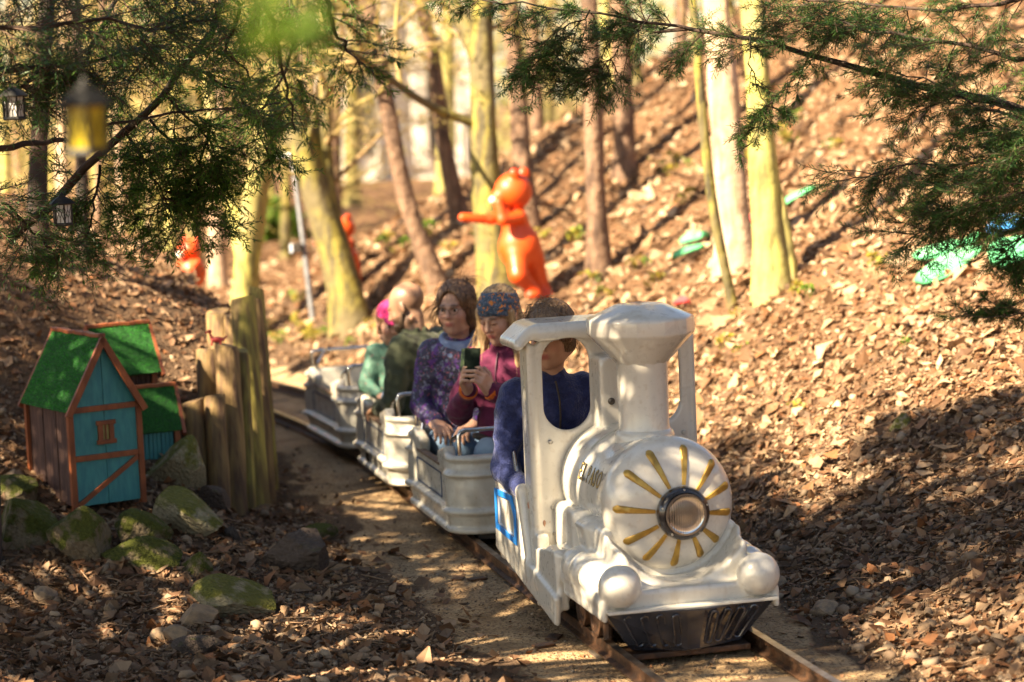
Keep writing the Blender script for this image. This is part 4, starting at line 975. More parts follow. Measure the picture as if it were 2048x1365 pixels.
def mossx(stone, moss, lo=.45, hi=.6):
    def f(x, col):
        n, l = x['n'], x['l']; g = n.new('ShaderNodeNewGeometry'); sp = n.new('ShaderNodeSeparateXYZ'); l.new(g.outputs['Normal'], sp.inputs[0])
        a = n.new('ShaderNodeTexNoise'); a.inputs['Scale'].default_value = 2.5; a.inputs['Detail'].default_value = 9; l.new(x['src'], a.inputs['Vector'])
        m_ = n.new('ShaderNodeMath'); m_.operation = 'MULTIPLY_ADD'; l.new(sp.outputs[2], m_.inputs[0]); m_.inputs[1].default_value = .22; l.new(a.outputs[0], m_.inputs[2])
        mr = n.new('ShaderNodeMapRange'); mr.inputs[1].default_value = lo; mr.inputs[2].default_value = hi; l.new(m_.outputs[0], mr.inputs[0])
        b2 = n.new('ShaderNodeTexNoise'); b2.inputs['Scale'].default_value = 14; b2.inputs['Detail'].default_value = 9; l.new(x['src'], b2.inputs['Vector'])
        ms = x['mixc'](b2.outputs[0], x['rgb'](tuple(c*.35 for c in moss)), x['rgb'](tuple(c*1.5 for c in moss)))
        st = x['mixc'](b2.outputs[0], x['rgb'](tuple(c*.5 for c in stone)), x['rgb'](tuple(c*1.4 for c in stone)))
        return x['mixc'](mr.outputs[0], st, ms)
    return f
mossy = mat('mossy_boulder', (.1, .1, .1), .9, bump=.7, bscale=9, bdist=.06, extra=mossx((.20, .155, .10), (.075, .085, .014), .46, .62), spec=.25)
palemoss = mat('pale_mossy_boulder', (.1, .1, .1), .9, bump=.7, bscale=9, bdist=.06, extra=mossx((.30, .26, .17), (.14, .14, .03), .50, .66), spec=.25)
slate = mat('grey_brown_boulder', (.1, .1, .1), .85, bump=.7, bscale=7, bdist=.06, extra=mossx((.085, .062, .05), (.07, .075, .015), .75, .95), spec=.3)
cobble = mat('tan_cobble', (.30, .20, .115), .75, (.17, .12, .08), 2, bump=.35, bscale=12, bdist=.03)
# px, py centre, half width px, half height px, material, seed, cuts, tilt, label
rocks = [(50, 1062, 66, 56, mossy, 3, 12, 10, 'big mossy boulder at the left edge below the toy house'),
 (170, 1085, 44, 74, mossy, 8, 10, -35, 'tall green mossy boulder leaning, second from the left edge'),
 (292, 1075, 52, 46, mossy, 12, 16, 5, 'sharp edged mossy boulder in front of the turquoise house'),
 (285, 1122, 66, 34, mossy, 21, 8, 12, 'long low mossy boulder below the sharp edged one'),
 (365, 1040, 74, 42, palemoss, 5, 10, 24, 'pale yellow mottled boulder right of the turquoise house'),
 (355, 935, 50, 56, palemoss, 31, 6, 30, 'smooth greenish boulder between the small house and the posts'),
 (603, 1115, 72, 50, slate, 44, 18, -4, 'dark angular grey rock at the edge of the gravel path'),
 (640, 1072, 30, 18, mossy, 9, 9, 0, 'small mossy stone behind the dark angular rock'),
 (474, 1208, 74, 42, palemoss, 14, 9, 12, 'rounded yellow green boulder alone in the leaf litter'),
 (400, 1140, 30, 26, mossy, 15, 9, 20, 'small mossy rock between the long boulder and the alone one'),
 (465, 1070, 17, 18, slate, 16, 9, 0, 'fist sized dark stone right of the pale boulder'),
 (430, 1005, 34, 22, slate, 17, 12, 25, 'dark grey stone at the foot of the palisade posts'),
 (30, 985, 44, 34, mossy, 18, 12, 0, 'shaded mossy boulder left of the house, lower half buried'),
 (395, 1240, 38, 24, cobble, 19, 8, 14, 'brown flattish stone left of the lone boulder'),
 (395, 1298, 42, 20, slate, 20, 6, 5, 'flat dark green grey stone near the bottom edge'),
 (1812, 522, 28, 18, cobble, 22, 7, 0, 'pale stone lying on the slope beside the green leaves'),
 (1806, 850, 22, 15, palemoss, 23, 9, -30, 'yellow green flat stone sticking out of the right slope'),
 (90, 1190, 19, 20, cobble, 24, 5, 20, 'egg shaped orange brown stone at the lower left'),
 (322, 1274, 18, 14, cobble, 25, 4, 0, 'round tan cobble near the bottom left'),
 (362, 1272, 28, 16, cobble, 26, 7, 10, 'oval tan cobble beside the round one'),
 (218, 1218, 12, 12, cobble, 27, 4, 0, 'small upright pebble left of centre in the litter'),
 (604, 1285, 14, 13, cobble, 28, 5, 0, 'yellow ochre pebble near the long stick'),
 (1650, 1220, 26, 14, cobble, 33, 6, 0, 'flat tan stone right of the locomotive by the rail'),
 (1735, 1200, 20, 10, cobble, 34, 6, 6, 'pale flat stone, rightmost of the row by the right rail'),
 (1530, 1135, 26, 12, cobble, 35, 6, 0, 'brown stone just behind the right buffer ball'),
 (1555, 1170, 18, 14, cobble, 36, 6, 0, 'angular stone beside the cowcatcher')]
for (px, py, hw_, hh, m_, sd, cu_, tl, lb) in rocks:
    P_, d_ = RAY(px, py+hh*.55); s_ = FPX/d_; me = rockmesh(sd, 3, cu_); me.materials.append(m_)
    o = bpy.data.objects.new('rock', me); COL.objects.link(o); k = d_/FPX
    o.location = (P_[0], P_[1]+hw_*k*.3, P_[2]+hh*k*.50); o.scale = (hw_*k*1.36, hw_*k*1.1, hh*k*1.42); o.rotation_euler = (0, math.radians(tl), rng.uniform(-.3, .3))
    tag(o, lb, 'rock' if hw_ > 15 else 'pebble')
# lanterns hanging from the yew
lantm = mat('black_plastic_lantern', (.005, .005, .005), .6, (.012, .011, .010), 30)
lpane = mat('frosted_white_pane', (.55, .55, .55), .5)
ypane = mat('yellow_glass_pane', (.50, .38, .006), .35, (.36, .27, .005), 20, subs=0)
wire = mat('thin_wire', (.06, .05, .04), .5)
def lantern(p, s_, rz, pane, label, drop):
    l_ = empty('hanging_lantern', p, rz, label, 'lantern', 'lanterns hanging in the yew')
    a0 = math.pi/6; R6 = .032*s_
    def hexz(prof, nm, mt): return MB().lathe(prof, 6, None, a0).build(nm, mt, l_)
    hexz([(R6*1.06, -.085*s_), (R6*1.12, -.080*s_), (R6*1.05, -.074*s_), (.002, -.074*s_)], 'base', lantm)
    hexz([(R6*.93, -.076*s_), (R6*.93, -.012*s_)], 'glass', pane)
    hexz([(R6*1.45, -.013*s_), (R6*1.48, -.009*s_), (R6*.9, .006*s_), (R6*.42, .014*s_), (R6*.40, .018*s_), (R6*.15, .024*s_), (.002, .030*s_)], 'roof', lantm)
    for k in range(6):
        t = a0+k*math.pi/3; c_, q = math.cos(t)*R6, math.sin(t)*R6
        MB().box((c_, q, -.044*s_), (.0026*s_, .0026*s_, .032*s_)).build('corner_bar', lantm, l_)
        t2 = t+math.pi/6; rr = R6*.93*math.cos(math.pi/6)+.001*s_
        C_ = Vector((math.cos(t2)*rr, math.sin(t2)*rr, 0)); U = Vector((-math.sin(t2), math.cos(t2), 0)); wq = R6*.42
        def pt(u, z): return C_+U*(u*wq)+Vector((0, 0, -.044*s_+z*.030*s_))
        b_ = MB()
        for a, b2 in (((0, .45), (.38, 0)), ((.38, 0), (0, -.45)), ((0, -.45), (-.38, 0)), ((-.38, 0), (0, .45)), ((0, .45), (-.0, 1)), ((0, -.45), (0, -1)), ((.38, 0), (1, .75)), ((-.38, 0), (-1, .75)), ((.38, 0), (1, -.75)), ((-.38, 0), (-1, -.75))):
            b_.tube([pt(*a), pt(*b2)], .0009*s_, 4)
        b_.build('lattice', lantm, l_)
    MB().tube([(0, 0, .028*s_), (.001, 0, drop)], .0006*s_, 4).build('hanging_wire', wire, l_)
    return l_
lantern(tuple(W(124, 402, 8.6)), 1.05, .35, lpane, 'small black lantern with white panes hanging above the left bank', .35)
lantern(tuple(W(170, 196, 4.35)), 1.22, .2, ypane, 'out of focus yellow glass lantern hanging close to the camera', .25)
lantern(tuple(W(26, 186, 7.9)), 1.05, .5, lpane, 'black lantern with white panes cut off by the left picture edge', .3)
# small red figurine on the palisade
redp = mat('faded_red_plastic', (.50, .045, .035), .5, (.35, .03, .03), 40)
q = SDF((-.06, -.03, -.01), (.06, .03, .09), .0022)
q.ell((.012, 0, .018), (.030, .014, .014), k=.006).cap((-.010, 0, .022), (-.022, 0, .050), .008, .005, k=.006).ell((-.022, -.002, .058), (.011, .008, .009), k=.004).cap((-.030, 0, .056), (-.040, 0, .052), .004, .003, k=.003)
for x_ in (-.01, .03): q.cap((x_, -.008, .015), (x_-.004, -.010, -.004), .005, k=.003)
q.cap((.04, 0, .018), (.056, 0, .034), .006, .004, k=.004)
fg = q.build('animal_figurine', redp); fp = W(430, 688, 11.15); fg.location = tuple(fp); tag(fg, 'tiny faded red animal figurine perched on the palisade', 'figurine')
# orange bears
orangep = mat('orange_painted_figure', (.70, .085, .010), .45, (.55, .05, .008), 3, coat=.12)
whitem = mat('white_muzzle_paint', (.8, .72, .6), .3)
blackm = mat('black_nose_paint', (.02, .02, .02), .3)
def bear_standing(loc, rz, s_, label, scale=1):
    b_ = empty('orange_bear', loc, rz, label, 'bear figure', 'orange bears on the slope'); b_.scale = (scale,)*3
    q = SDF((-.55, -.5, -.1), (.5, .5, 1.15), .013)
    q.ell((.06, 0, .40), (.19, .16, .21), k=.06).ell((.03, 0, .62), (.12, .11, .16), k=.06)           # belly and chest
    q.ell((.02, -.02, .90), (.17, .15, .17), R=rotm(ry=-15), k=.04)                                      # head
    q.ell((-.11, -.05, .86), (.075, .07, .065), k=.03)                                                    # muzzle
    q.ell((.13, .05, 1.05), (.055, .035, .06), k=.02).ell((.03, -.12, 1.06), (.05, .03, .055), k=.02)      # ears
    q.cap((.06, -.12, .68), (-.10, -.20, .66), .060, .052, k=.03).cap((-.10, -.20, .66), (-.13, -.17, .82), .050, .045, k=.02)   # arm bent to the mouth
    q.cap((-.03, .08, .70), (-.18, .05, .66), .058, .05, k=.03).cap((-.20, .05, .66), (-.44, .0, .69), .046, .040, k=.02)        # arm reaching out
    q.cap((.02, -.08, .32), (.02, -.17, .16), .10, .085, k=.04).cap((.02, -.17, .16), (.17, -.12, .00), .070, .06, k=.03)        # bent leg
    q.cap((.17, .05, .30), (.22, .06, .10), .11, .08, k=.04).cap((.22, .06, .10), (.28, .03, -.03), .070, .06, k=.03)
    q.ell((.14, -.17, -.02), (.07, .05, .035), k=.02).ell((.30, -.01, -.045), (.06, .06, .035), k=.02)
    q.ell((.235, .06, .36), (.04, .04, .04), k=.01)
    q.build('body', orangep, b_)
    q = SDF((-.26, -.2, .7), (-.03, .1, .95), .009); q.ell((-.16, -.07, .835), (.045, .045, .038), k=.01); q.build('muzzle', whitem, b_)
    return b_
P_, d_ = RAY(1095, 590); c_ = W(1040, 590, d_); bear_standing((c_[0]-.03, c_[1]-.05, P_[2]+.03), .1, 1, 'orange bear figure hugging the mossy tree on the slope, arm stretched left', scale=245/1.10/(FPX/d_))
def bear_sitting(loc, rz, scale, label):
    b_ = empty('orange_bear', loc, rz, label, 'bear figure', 'orange bears on the slope'); b_.scale = (scale,)*3
    q = SDF((-.4, -.55, -.05), (.4, .35, .95), .014)
    q.ell((0, 0, .25), (.24, .22, .27), k=.06).ell((0, -.02, .62), (.20, .18, .17), k=.05).ell((0, -.18, .57), (.10, .09, .08), k=.03)
    for s2 in (-1, 1): q.ell((s2*.15, .02, .78), (.06, .035, .06), k=.02).cap((s2*.15, -.12, .08), (s2*.20, -.36, .07), .09, .075, k=.04).ell((s2*.20, -.42, .10), (.07, .05, .09), k=.02).cap((s2*.2, -.02, .42), (s2*.2, -.2, .26), .065, .055, k=.03)
    q.build('body', orangep, b_)
    q = SDF((-.2, -.4, .4), (.2, .0, .75), .01); q.ell((0, -.20, .56), (.095, .085, .075), k=.01); q.build('muzzle', whitem, b_)
    q = SDF((-.1, -.4, .5), (.1, -.2, .7), .006); q.ell((0, -.285, .60), (.03, .02, .022), k=.004); q.build('nose', blackm, b_)
    return b_
p = W(385, 572, 16); bear_sitting((p[0], p[1], p[2]-.02), math.radians(-48), .42, 'orange sitting bear figure with white muzzle beyond the left bank')
_q, _dd = RAY(708, 650); p = W(692, 590, _dd+.7); bb = bear_standing((p[0], p[1], gz(p[0], p[1])+.03), .5, 1, 'orange bear figure mostly hidden behind the forked mossy tree', scale=.48)
# street lamp, spotlight
galv = mat('galvanised_steel', (.33, .34, .36), .45, (.24, .25, .27), 12, metal=.7)
lp0, ld = RAY(628, 640); top = W(585, 318, ld)
lamp = empty('street_lamp', tuple(lp0), 0, 'grey lamp post leaning slightly beside the forked mossy tree', 'street lamp')
tv = Vector(top)-Vector(lp0); MB().tube([(0, 0, -.1), tv*.5, tv], [.024, .022, .017], 12).build('pole', galv, lamp, smooth=True)
hd = MB().box(tv+Vector((-.05, 0, .02)), (.065, .03, .010)).box(tv+Vector((-.05, 0, .034)), (.05, .022, .006)).build('lamp_head', mat('pale_lamp_housing', (.7, .7, .68), .4), lamp, bevel=.006)
u_ = .45; sp0 = tv*u_
MB().box(sp0+Vector((-.05, -.02, .0)), (.035, .03, .035)).build('spotlight', dark, lamp, bevel=.008); MB().box(sp0+Vector((-.09, -.03, .0)), (.010, .026, .03)).build('spotlight_face', mat('spot_glass', (.6, .65, .75), .1), lamp)
# flat leaf decorations pegged on the slope
gleaf = mat('green_fabric_leaf', (.10, .46, .22), .6, (.06, .34, .15), 4, bump=.3, bscale=14)
bfab = mat('blue_fabric', (.02, .18, .45), .6); pfab = mat('pink_fabric', (.60, .06, .07), .6)
def flatleaf(px0, py0, px1, py1, wpx, m_, label, nm='leaf_cutout', cat='leaf decoration', grp='green leaf decorations on the slope'):
    A, da = RAY(px0, py0); Bp, db = RAY(px1, py1); A, Bp = Vector(A), Vector(Bp); ax = Bp-A; L_ = ax.length; ax.normalize()
    up = Vector((-.35, -.55, .75)).normalized(); sd = ax.cross(up).normalized(); nn = sd.cross(ax); hw_ = wpx*da/FPX*1.0; vs = []; N = 11
    for zq in (.0, .012):
        for i in range(N):
            u = i/(N-1); ww = hw_*max(.05, (math.sin(math.pi*u**.8))**.55)*(1+.07*math.sin(9*u+px0)); cc = A+ax*L_*u+nn*(.045+zq+.006*math.sin(6*u+px0))
            vs += [cc-sd*ww+nn*.02, cc, cc+sd*ww+nn*.02]
    fs = []; n3 = N*3
    for i in range(N-1):
        for j in range(2):
            a = i*3+j; fs += [[a, a+1, a+4, a+3], [n3+a, n3+a+3, n3+a+4, n3+a+1]]
        fs += [[i*3, i*3+3, n3+i*3+3, n3+i*3], [i*3+2, n3+i*3+2, n3+i*3+5, i*3+5]]
    o = MB().add([v-A for v in vs], fs).build(nm, m_, None, smooth=True, loc=tuple(A)); tag(o, label, cat, grp)
flatleaf(1837, 532, 1940, 505, 20, gleaf, 'upper of the two large green leaf cutouts on the right slope')
flatleaf(1838, 582, 1975, 515, 30, gleaf, 'largest green leaf cutout, lowest one on the right slope')
flatleaf(1925, 512, 1965, 490, 12, gleaf, 'small dark green leaf cutout above the two large ones')
flatleaf(1985, 545, 2075, 500, 44, gleaf, 'green leaf cutout behind the yew spray at the right edge')
flatleaf(1570, 428, 1645, 385, 10, gleaf, 'narrow green leaf cutout right of the double mossy trunk')
flatleaf(1370, 500, 1428, 480, 13, gleaf, 'green leaf cutout left of the thin mossy trunk, upper one')
flatleaf(1350, 530, 1415, 505, 10, gleaf, 'slim green leaf cutout left of the thin mossy trunk, lower one')
flatleaf(1498, 485, 1525, 470, 14, gleaf, 'bit of green leaf cutout between the pale and the mossy trunks')
flatleaf(1498, 460, 1535, 448, 18, pfab, 'pink flower cutout between the pale and mossy trunks', 'flower_cutout', 'flower decoration', 'flower decorations on the slope')
flatleaf(1985, 478, 2060, 455, 26, bfab, 'blue flower cutout behind the yew at the right edge', 'flower_cutout', 'flower decoration', 'flower decorations on the slope')
flatleaf(1362, 622, 1392, 618, 10, pfab, 'small pink flower cutout right of the chimney cap', 'flower_cutout', 'flower decoration', 'flower decorations on the slope')
# pale stone building behind the trees
wallm = mat('pale_limestone', (.78, .74, .66), .85, (.55, .50, .42), 1.2, bump=.5, bscale=5)
wing = mat('dark_window_glass', (.05, .055, .06), .15)
bx = W(810, 400, 46); bd = empty('stone_building', (bx[0], bx[1], 0), math.radians(12), 'pale stone building blurred behind the trees at the top of the slope', 'building')
MB().box((0, 2, 1.5), (1.55, 2, 3.5)).build('wall', wallm, bd)
rg = np.random.default_rng(5)
for i in range(9):
    for j in range(6):
        if (i in (2, 6)) and j in (2, 3, 4): continue
        MB().box((-1.38+i*.345, -.03-rg.uniform(0, .05), -1.0+j*.95+rg.uniform(-.1, .1)), (.155, .05, .42)).build('stone_block', wallm, bd, bevel=.02)
for x_ in (-.69, .69):
    wq = MB().box((x_, -.02, 1.9), (.15, .03, 1.1)).build('window', wing, bd)
# ---------------------------------------------------------------- trees
def tubes(P, R, sides=4):
    "P (n,k,3), R (n,k): open tubes, all at once"
    n, k, _ = P.shape
    D = np.gradient(P, axis=1); D /= np.linalg.norm(D, axis=2)[..., None]+1e-9
    ref = np.where(np.abs(D[:, :1, 2:3]) > .9, np.array([1., 0, 0]), np.array([0, 0, 1.]))
    A = np.cross(D, np.broadcast_to(ref, D.shape)); A /= np.linalg.norm(A, axis=2)[..., None]+1e-9; B_ = np.cross(D, A)
    t = np.arange(sides)*2*math.pi/sides
    V = P[:, :, None]+(A[:, :, None]*np.cos(t)[None, None, :, None]+B_[:, :, None]*np.sin(t)[None, None, :, None])*R[:, :, None, None]
    idx = np.arange(n*k*sides).reshape(n, k, sides); j = np.roll(idx, -1, axis=2)
    F_ = np.stack([idx[:, :-1], j[:, :-1], j[:, 1:], idx[:, 1:]], -1).reshape(-1, 4)
    return V.reshape(-1, 3), F_
def merge(parts):
    v = []; f = []; n = 0
    for V, F_ in parts: v.append(V); f.append(F_+n); n += len(V)
    return np.concatenate(v), np.concatenate(f)
def grow(rg, S_, D_, L_, k=5, wig=.18, droop=0.0, up=0.0):
    "n wandering polylines from start points S, unit directions D, lengths L"
    n = len(S_); P = np.zeros((n, k, 3)); P[:, 0] = S_; d = D_.copy()
    for i in range(1, k):
        d = d+rg.normal(0, wig, (n, 3)); d[:, 2] += up-droop; d /= np.linalg.norm(d, axis=1)[:, None]
        P[:, i] = P[:, i-1]+d*(L_/(k-1))[:, None]
    return P
def children(rg, P, m, ang=(40, 75), lo=.25, hi=1.0):
    "m child starts per polyline, with directions that leave the parent at an angle"
    n, k, _ = P.shape; u = rg.uniform(lo, hi, (n, m))*(k-1.001); i = u.astype(int); f = (u-i)[..., None]
    ar = np.arange(n)[:, None]; A = P[ar, i]; B_ = P[ar, i+1]; S_ = A+(B_-A)*f; T = B_-A; T /= np.linalg.norm(T, axis=2)[..., None]+1e-9
    r = rg.normal(size=T.shape); r -= (r*T).sum(2)[..., None]*T; r /= np.linalg.norm(r, axis=2)[..., None]+1e-9
    a = np.radians(rg.uniform(*ang, (n, m)))[..., None]; D_ = T*np.cos(a)+r*np.sin(a)
    return S_.reshape(-1, 3), D_.reshape(-1, 3), (u/(k-1)).reshape(-1)
def barkx(c1, c2, c3):
    def f(x, col):
        n, l = x['n'], x['l']; mp = n.new('ShaderNodeMapping'); mp.inputs['Scale'].default_value = (9, 9, 2); l.new(x['tc'].outputs['Object'], mp.inputs[0])
        a = n.new('ShaderNodeTexNoise'); a.inputs['Scale'].default_value = 2.2; a.inputs['Detail'].default_value = 10; l.new(mp.outputs[0], a.inputs['Vector'])
        b = n.new('ShaderNodeTexNoise'); b.inputs['Scale'].default_value = 2.4; b.inputs['Detail'].default_value = 6; l.new(x['tc'].outputs['Object'], b.inputs['Vector'])
        m1 = n.new('ShaderNodeMapRange'); m1.inputs[1].default_value = .40; m1.inputs[2].default_value = .58; l.new(a.outputs[0], m1.inputs[0])
        m2 = n.new('ShaderNodeMapRange'); m2.inputs[1].default_value = .42; m2.inputs[2].default_value = .60; l.new(b.outputs[0], m2.inputs[0])
        q = x['mixc'](m1.outputs[0], x['rgb'](c1), x['rgb'](c2)); return x['mixc'](m2.outputs[0], q, x['rgb'](c3))
    return f
bark_brown = mat('pink_brown_bark', (.2, .13, .09), .85, bump=1.0, bscale=16, bdist=.03, extra=barkx((.07, .04, .026), (.22, .13, .080), (.15, .088, .055)))
bark_pale = mat('pale_tan_bark', (.3, .2, .15), .85, bump=.8, bscale=14, bdist=.02, extra=barkx((.27, .17, .11), (.48, .34, .24), (.42, .30, .19)))
bark_moss = mat('mossy_green_bark', (.2, .2, .06), .85, bump=.8, bscale=14, bdist=.02, extra=barkx((.055, .045, .02), (.24, .20, .04), (.12, .095, .045)))
bark_yel = mat('yellow_green_bark', (.3, .3, .1), .8, bump=.6, bscale=10, bdist=.02, extra=barkx((.14, .12, .035), (.42, .38, .10), (.27, .22, .09)))
bark_dark = mat('dark_yew_bark', (.05, .03, .02), .9, bump=1.0, bscale=16, bdist=.02, extra=barkx((.018, .011, .009), (.06, .032, .022), (.03, .022, .014)))
twigm = mat('sun_toned_twigs', (.26, .17, .08), .8, (.34, .27, .09), 1.5)  # sunlit gold put into the twig colour
budm = mat('spring_bud_leaves', None, .6, None, island=[(.46, .38, .06), (.30, .30, .04), (.50, .32, .09), (.20, .22, .04)], trans=.5)
def leafquads(rg, C, s_, asp=.55):
    "small folded leaf faces (two triangles) at points C"
    n = len(C); a = rg.normal(size=(n, 3)); a /= np.linalg.norm(a, axis=1)[:, None]; b = np.cross(a, rg.normal(size=(n, 3))); b /= np.linalg.norm(b, axis=1)[:, None]
    s_ = (s_*rg.uniform(.6, 1.4, n))[:, None]; c = np.cross(a, b)*.25
    V = np.stack([C-a*s_, C+b*s_*asp+c*s_, C+a*s_, C-b*s_*asp+c*s_], 1).reshape(-1, 3)
    return V, np.arange(4*n).reshape(n, 4)
def tree(pts, d, wid, bark, label, seed, twigs=30, up=4.0, twl=1.0, group=None, limbs=(), buds=0, parent_cat='tree', d2=None, tw_lo=.35, mat2=None, name='tree', flare=1.8):
    "pts: centre line of the trunk as surveyed in the photograph from the top down to its foot; wid: trunk width in photograph pixels"
    rg = np.random.default_rng(seed)
    bx, by = pts[-1]; base, dd = RAY(bx, by) if d is None else (W(bx, by, d), d)
    d2 = dd if d2 is None else d2
    P = [W(px, py, dd+(d2-dd)*(by-py)/max(by-pts[0][1], 1)) for px, py in pts][::-1]
    base = np.array(P[0]); base[2] = gz(base[0], base[1])
    P = [base+np.array([0, 0, -.15])]+P; P[1] = P[1] if P[1][2] > base[2] else base
    dirn = P[-1]-P[-2]; dirn /= np.linalg.norm(dirn)+1e-9
    for i in range(4): dirn = dirn+np.array([rg.normal(0, .05), rg.normal(0, .05), .12]); dirn /= np.linalg.norm(dirn); P.append(P[-1]+dirn*up/4)
    P = np.array(P); seg = np.r_[0, np.cumsum(np.linalg.norm(np.diff(P, axis=0), axis=1))]
    N = 26; u = np.linspace(0, 1, N)**1.1*seg[-1]; Pi = np.stack([np.interp(u, seg, P[:, i]) for i in range(3)], 1)
    for _ in range(2): Pi[1:-1] = (Pi[:-2]+2*Pi[1:-1]+Pi[2:])/4
    r0 = wid/2*dd/FPX; h_ = u; R_ = r0*(1-.62*(u/seg[-1])**1.2)*(1+(flare-1)*np.exp(-h_/.25))*(1+.04*rg.normal(size=N)); R_[-1] = r0*.1
    root = empty(name, tuple(base), 0, label, parent_cat, group)
    sides = 14; V, F_ = tubes((Pi-base)[None], R_[None], sides)
    V = V+.0*V
    th_ = np.tile(np.arange(sides), N)*2*math.pi/sides; hh = np.repeat(np.arange(N), sides)
    ax = np.repeat(Pi-base, sides, axis=0); V = ax+(V-ax)*(1+.09*np.sin(3*th_+.35*hh+seed)+.05*np.sin(5*th_-.5*hh)+.035*rg.normal(size=len(th_))+.10*np.sin(4*th_+seed)*np.exp(-hh/3))[:, None]
    link('trunk', npmesh('trunk', V, F_, None, True), bark, root)
    low = []
    lims = []
    for lpts, lw, ld in limbs:
        Q_ = np.array([W(px, py, dd+o_) for (px, py), o_ in zip(lpts, ld)]); sg = np.r_[0, np.cumsum(np.linalg.norm(np.diff(Q_, axis=0), axis=1))]; uu = np.linspace(0, 1, 14)*sg[-1]
        Qi = np.stack([np.interp(uu, sg, Q_[:, i]) for i in range(3)], 1)
        Qi[1:-1] = (Qi[:-2]+2*Qi[1:-1]+Qi[2:])/4
        rr = lw[0]/2*dd/FPX+(lw[1]-lw[0])/2*dd/FPX*np.linspace(0, 1, 14)
        V, F_ = tubes((Qi-base)[None], rr[None], 10); link('limb', npmesh('limb', V, F_, None, True), bark, root); lims.append(Qi)
    if twigs:
        par = [Pi[np.linspace(0, N-1, 14).astype(int)]]+lims; par = np.stack([p if len(p) == 14 else p for p in par])
        S_, D_, _u = children(rg, par[:1], twigs, (45, 85), tw_lo, .98)
        if len(par) > 1:
            s2, d2_, u2 = children(rg, par[1:], max(6, twigs//3), (35, 75), .15, .98); S_ = np.r_[S_, s2]; D_ = np.r_[D_, d2_]; _u = np.r_[_u, u2]
        D_[:, 2] = D_[:, 2]*.6+.15
        L1 = twl*rg.uniform(.5, 1.3, len(S_)); P1 = grow(rg, S_, D_, L1, 6, .16, up=.04)
        r1 = np.maximum(.004, np.minimum(r0*.22, .02))*rg.uniform(.6, 1.3, len(S_)); R1 = r1[:, None]*np.linspace(1, .35, 6)[None]
        S2, D2, _ = children(rg, P1, 5, (30, 65)); L2 = twl*.45*rg.uniform(.5, 1.3, len(S2)); P2 = grow(rg, S2, D2, L2, 4, .2, up=.03); R2 = np.full((len(S2), 4), .0035)*np.linspace(1, .5, 4)[None]
        S3, D3, _ = children(rg, P2, 3, (30, 65)); P3 = grow(rg, S3, D3, twl*.22*rg.uniform(.5, 1.3, len(S3)), 3, .2); R3 = np.full((len(S3), 3), .002)
        V, F_ = merge([tubes(P1-base, R1, 5), tubes(P2-base, R2, 3), tubes(P3-base, R3, 3)])
        crown = tag(link('crown', npmesh('crown', V, F_, None, True), mat2 or twigm, root), kind='stuff')
        if buds:
            tips = np.concatenate([P2[:, 1:].reshape(-1, 3), P3[:, 1:].reshape(-1, 3)]); C_ = tips[rg.integers(0, len(tips), buds)]+rg.normal(0, .03, (buds, 3))
            V, F_ = leafquads(rg, C_-base, .016); tag(link('bud_leaves', npmesh('bud_leaves', V, F_), budm, root), kind='stuff')
    return root
tree([(735, 0), (772, 200), (805, 390), (850, 520), (888, 575)], None, 36, bark_brown, 'slim reddish brown trunk leaning left, directly behind the woman with glasses', 11, 9)
tree([(838, 0), (870, 100), (880, 240), (903, 380), (925, 442)], None, 30, bark_brown, 'thin brown trunk leaning left, just left of the branching mossy trunk', 12, 9)
tree([(962, 60), (968, 250), (972, 420), (1000, 592)], None, 56, bark_moss, 'stout mossy trunk by the orange bear with a long brown branch reaching left', 13, 9, limbs=(
    ([(960, 250), (890, 228), (820, 190), (760, 140), (690, 95), (600, 60)], (20, 7), (0, -.1, -.3, -.5, -.8, -1.2)), ([(962, 130), (935, 60), (890, -20), (850, -120)], (40, 26), (0, .1, .2, .3))), buds=1500)
tree([(1015, 0), (1035, 150), (1045, 350), (1062, 470)], None, 36, bark_brown, 'grey brown trunk rising behind the orange bear', 14, 9)
tree([(1062, -20), (1070, 150), (1078, 340)], 24, 30, bark_brown, 'brown trunk far up the slope just right of the grey brown one', 15, 9)
tree([(1178, 0), (1188, 300), (1200, 555)], None, 40, bark_brown, 'straight brown trunk standing alone right of the orange bear', 16, 9, tw_lo=.5)
tree([(1235, -20), (1245, 180), (1250, 350)], None, 40, bark_brown, 'dark brown trunk high on the slope, second right of the bear', 17, 9)
tree([(1392, 80), (1412, 330), (1440, 520), (1472, 612)], None, 20, bark_moss, 'thin curved mossy sapling trunk right of the chimney', 18, 8, tw_lo=.5, flare=1.1)
tree([(1438, 60), (1455, 300), (1472, 535)], None, 62, bark_pale, 'thick pale sunlit trunk between the thin sapling and the double mossy trunk', 19, 14, tw_lo=.6)
tree([(1506, -20), (1518, 200), (1530, 380), (1548, 590)], None, 56, bark_yel, 'bright yellow green trunk with a knot, left half of the double trunk', 20, 14, tw_lo=.6, buds=300)
tree([(1545, 330), (1560, 400), (1572, 480), (1582, 560)], None, 34, bark_yel, 'short bright yellow green trunk joined to the right of the double trunk', 21, 0, up=.02, flare=1.1)
tree([(560, -10), (575, 180), (610, 330), (665, 470), (708, 650)], None, 62, bark_moss, 'forked mossy trunk leaning left behind the last wagon', 22, 30, limbs=(
    ([(668, 470), (650, 380), (645, 250), (655, 100), (660, -40)], (44, 26), (0, .05, .1, .2, .3)), ([(600, 330), (640, 200), (700, 120), (760, 60)], (14, 6), (0, -.2, -.4, -.6))), buds=2500)
tree([(545, 200), (520, 330), (498, 430), (488, 600)], 17.5, 56, bark_yel, 'yellowish forked trunk rising behind the palisade posts', 23, 26, limbs=(
    ([(490, 520), (470, 420), (440, 330), (420, 200), (410, 60)], (40, 22), (0, .1, .2, .3, .4)),), buds=2500)
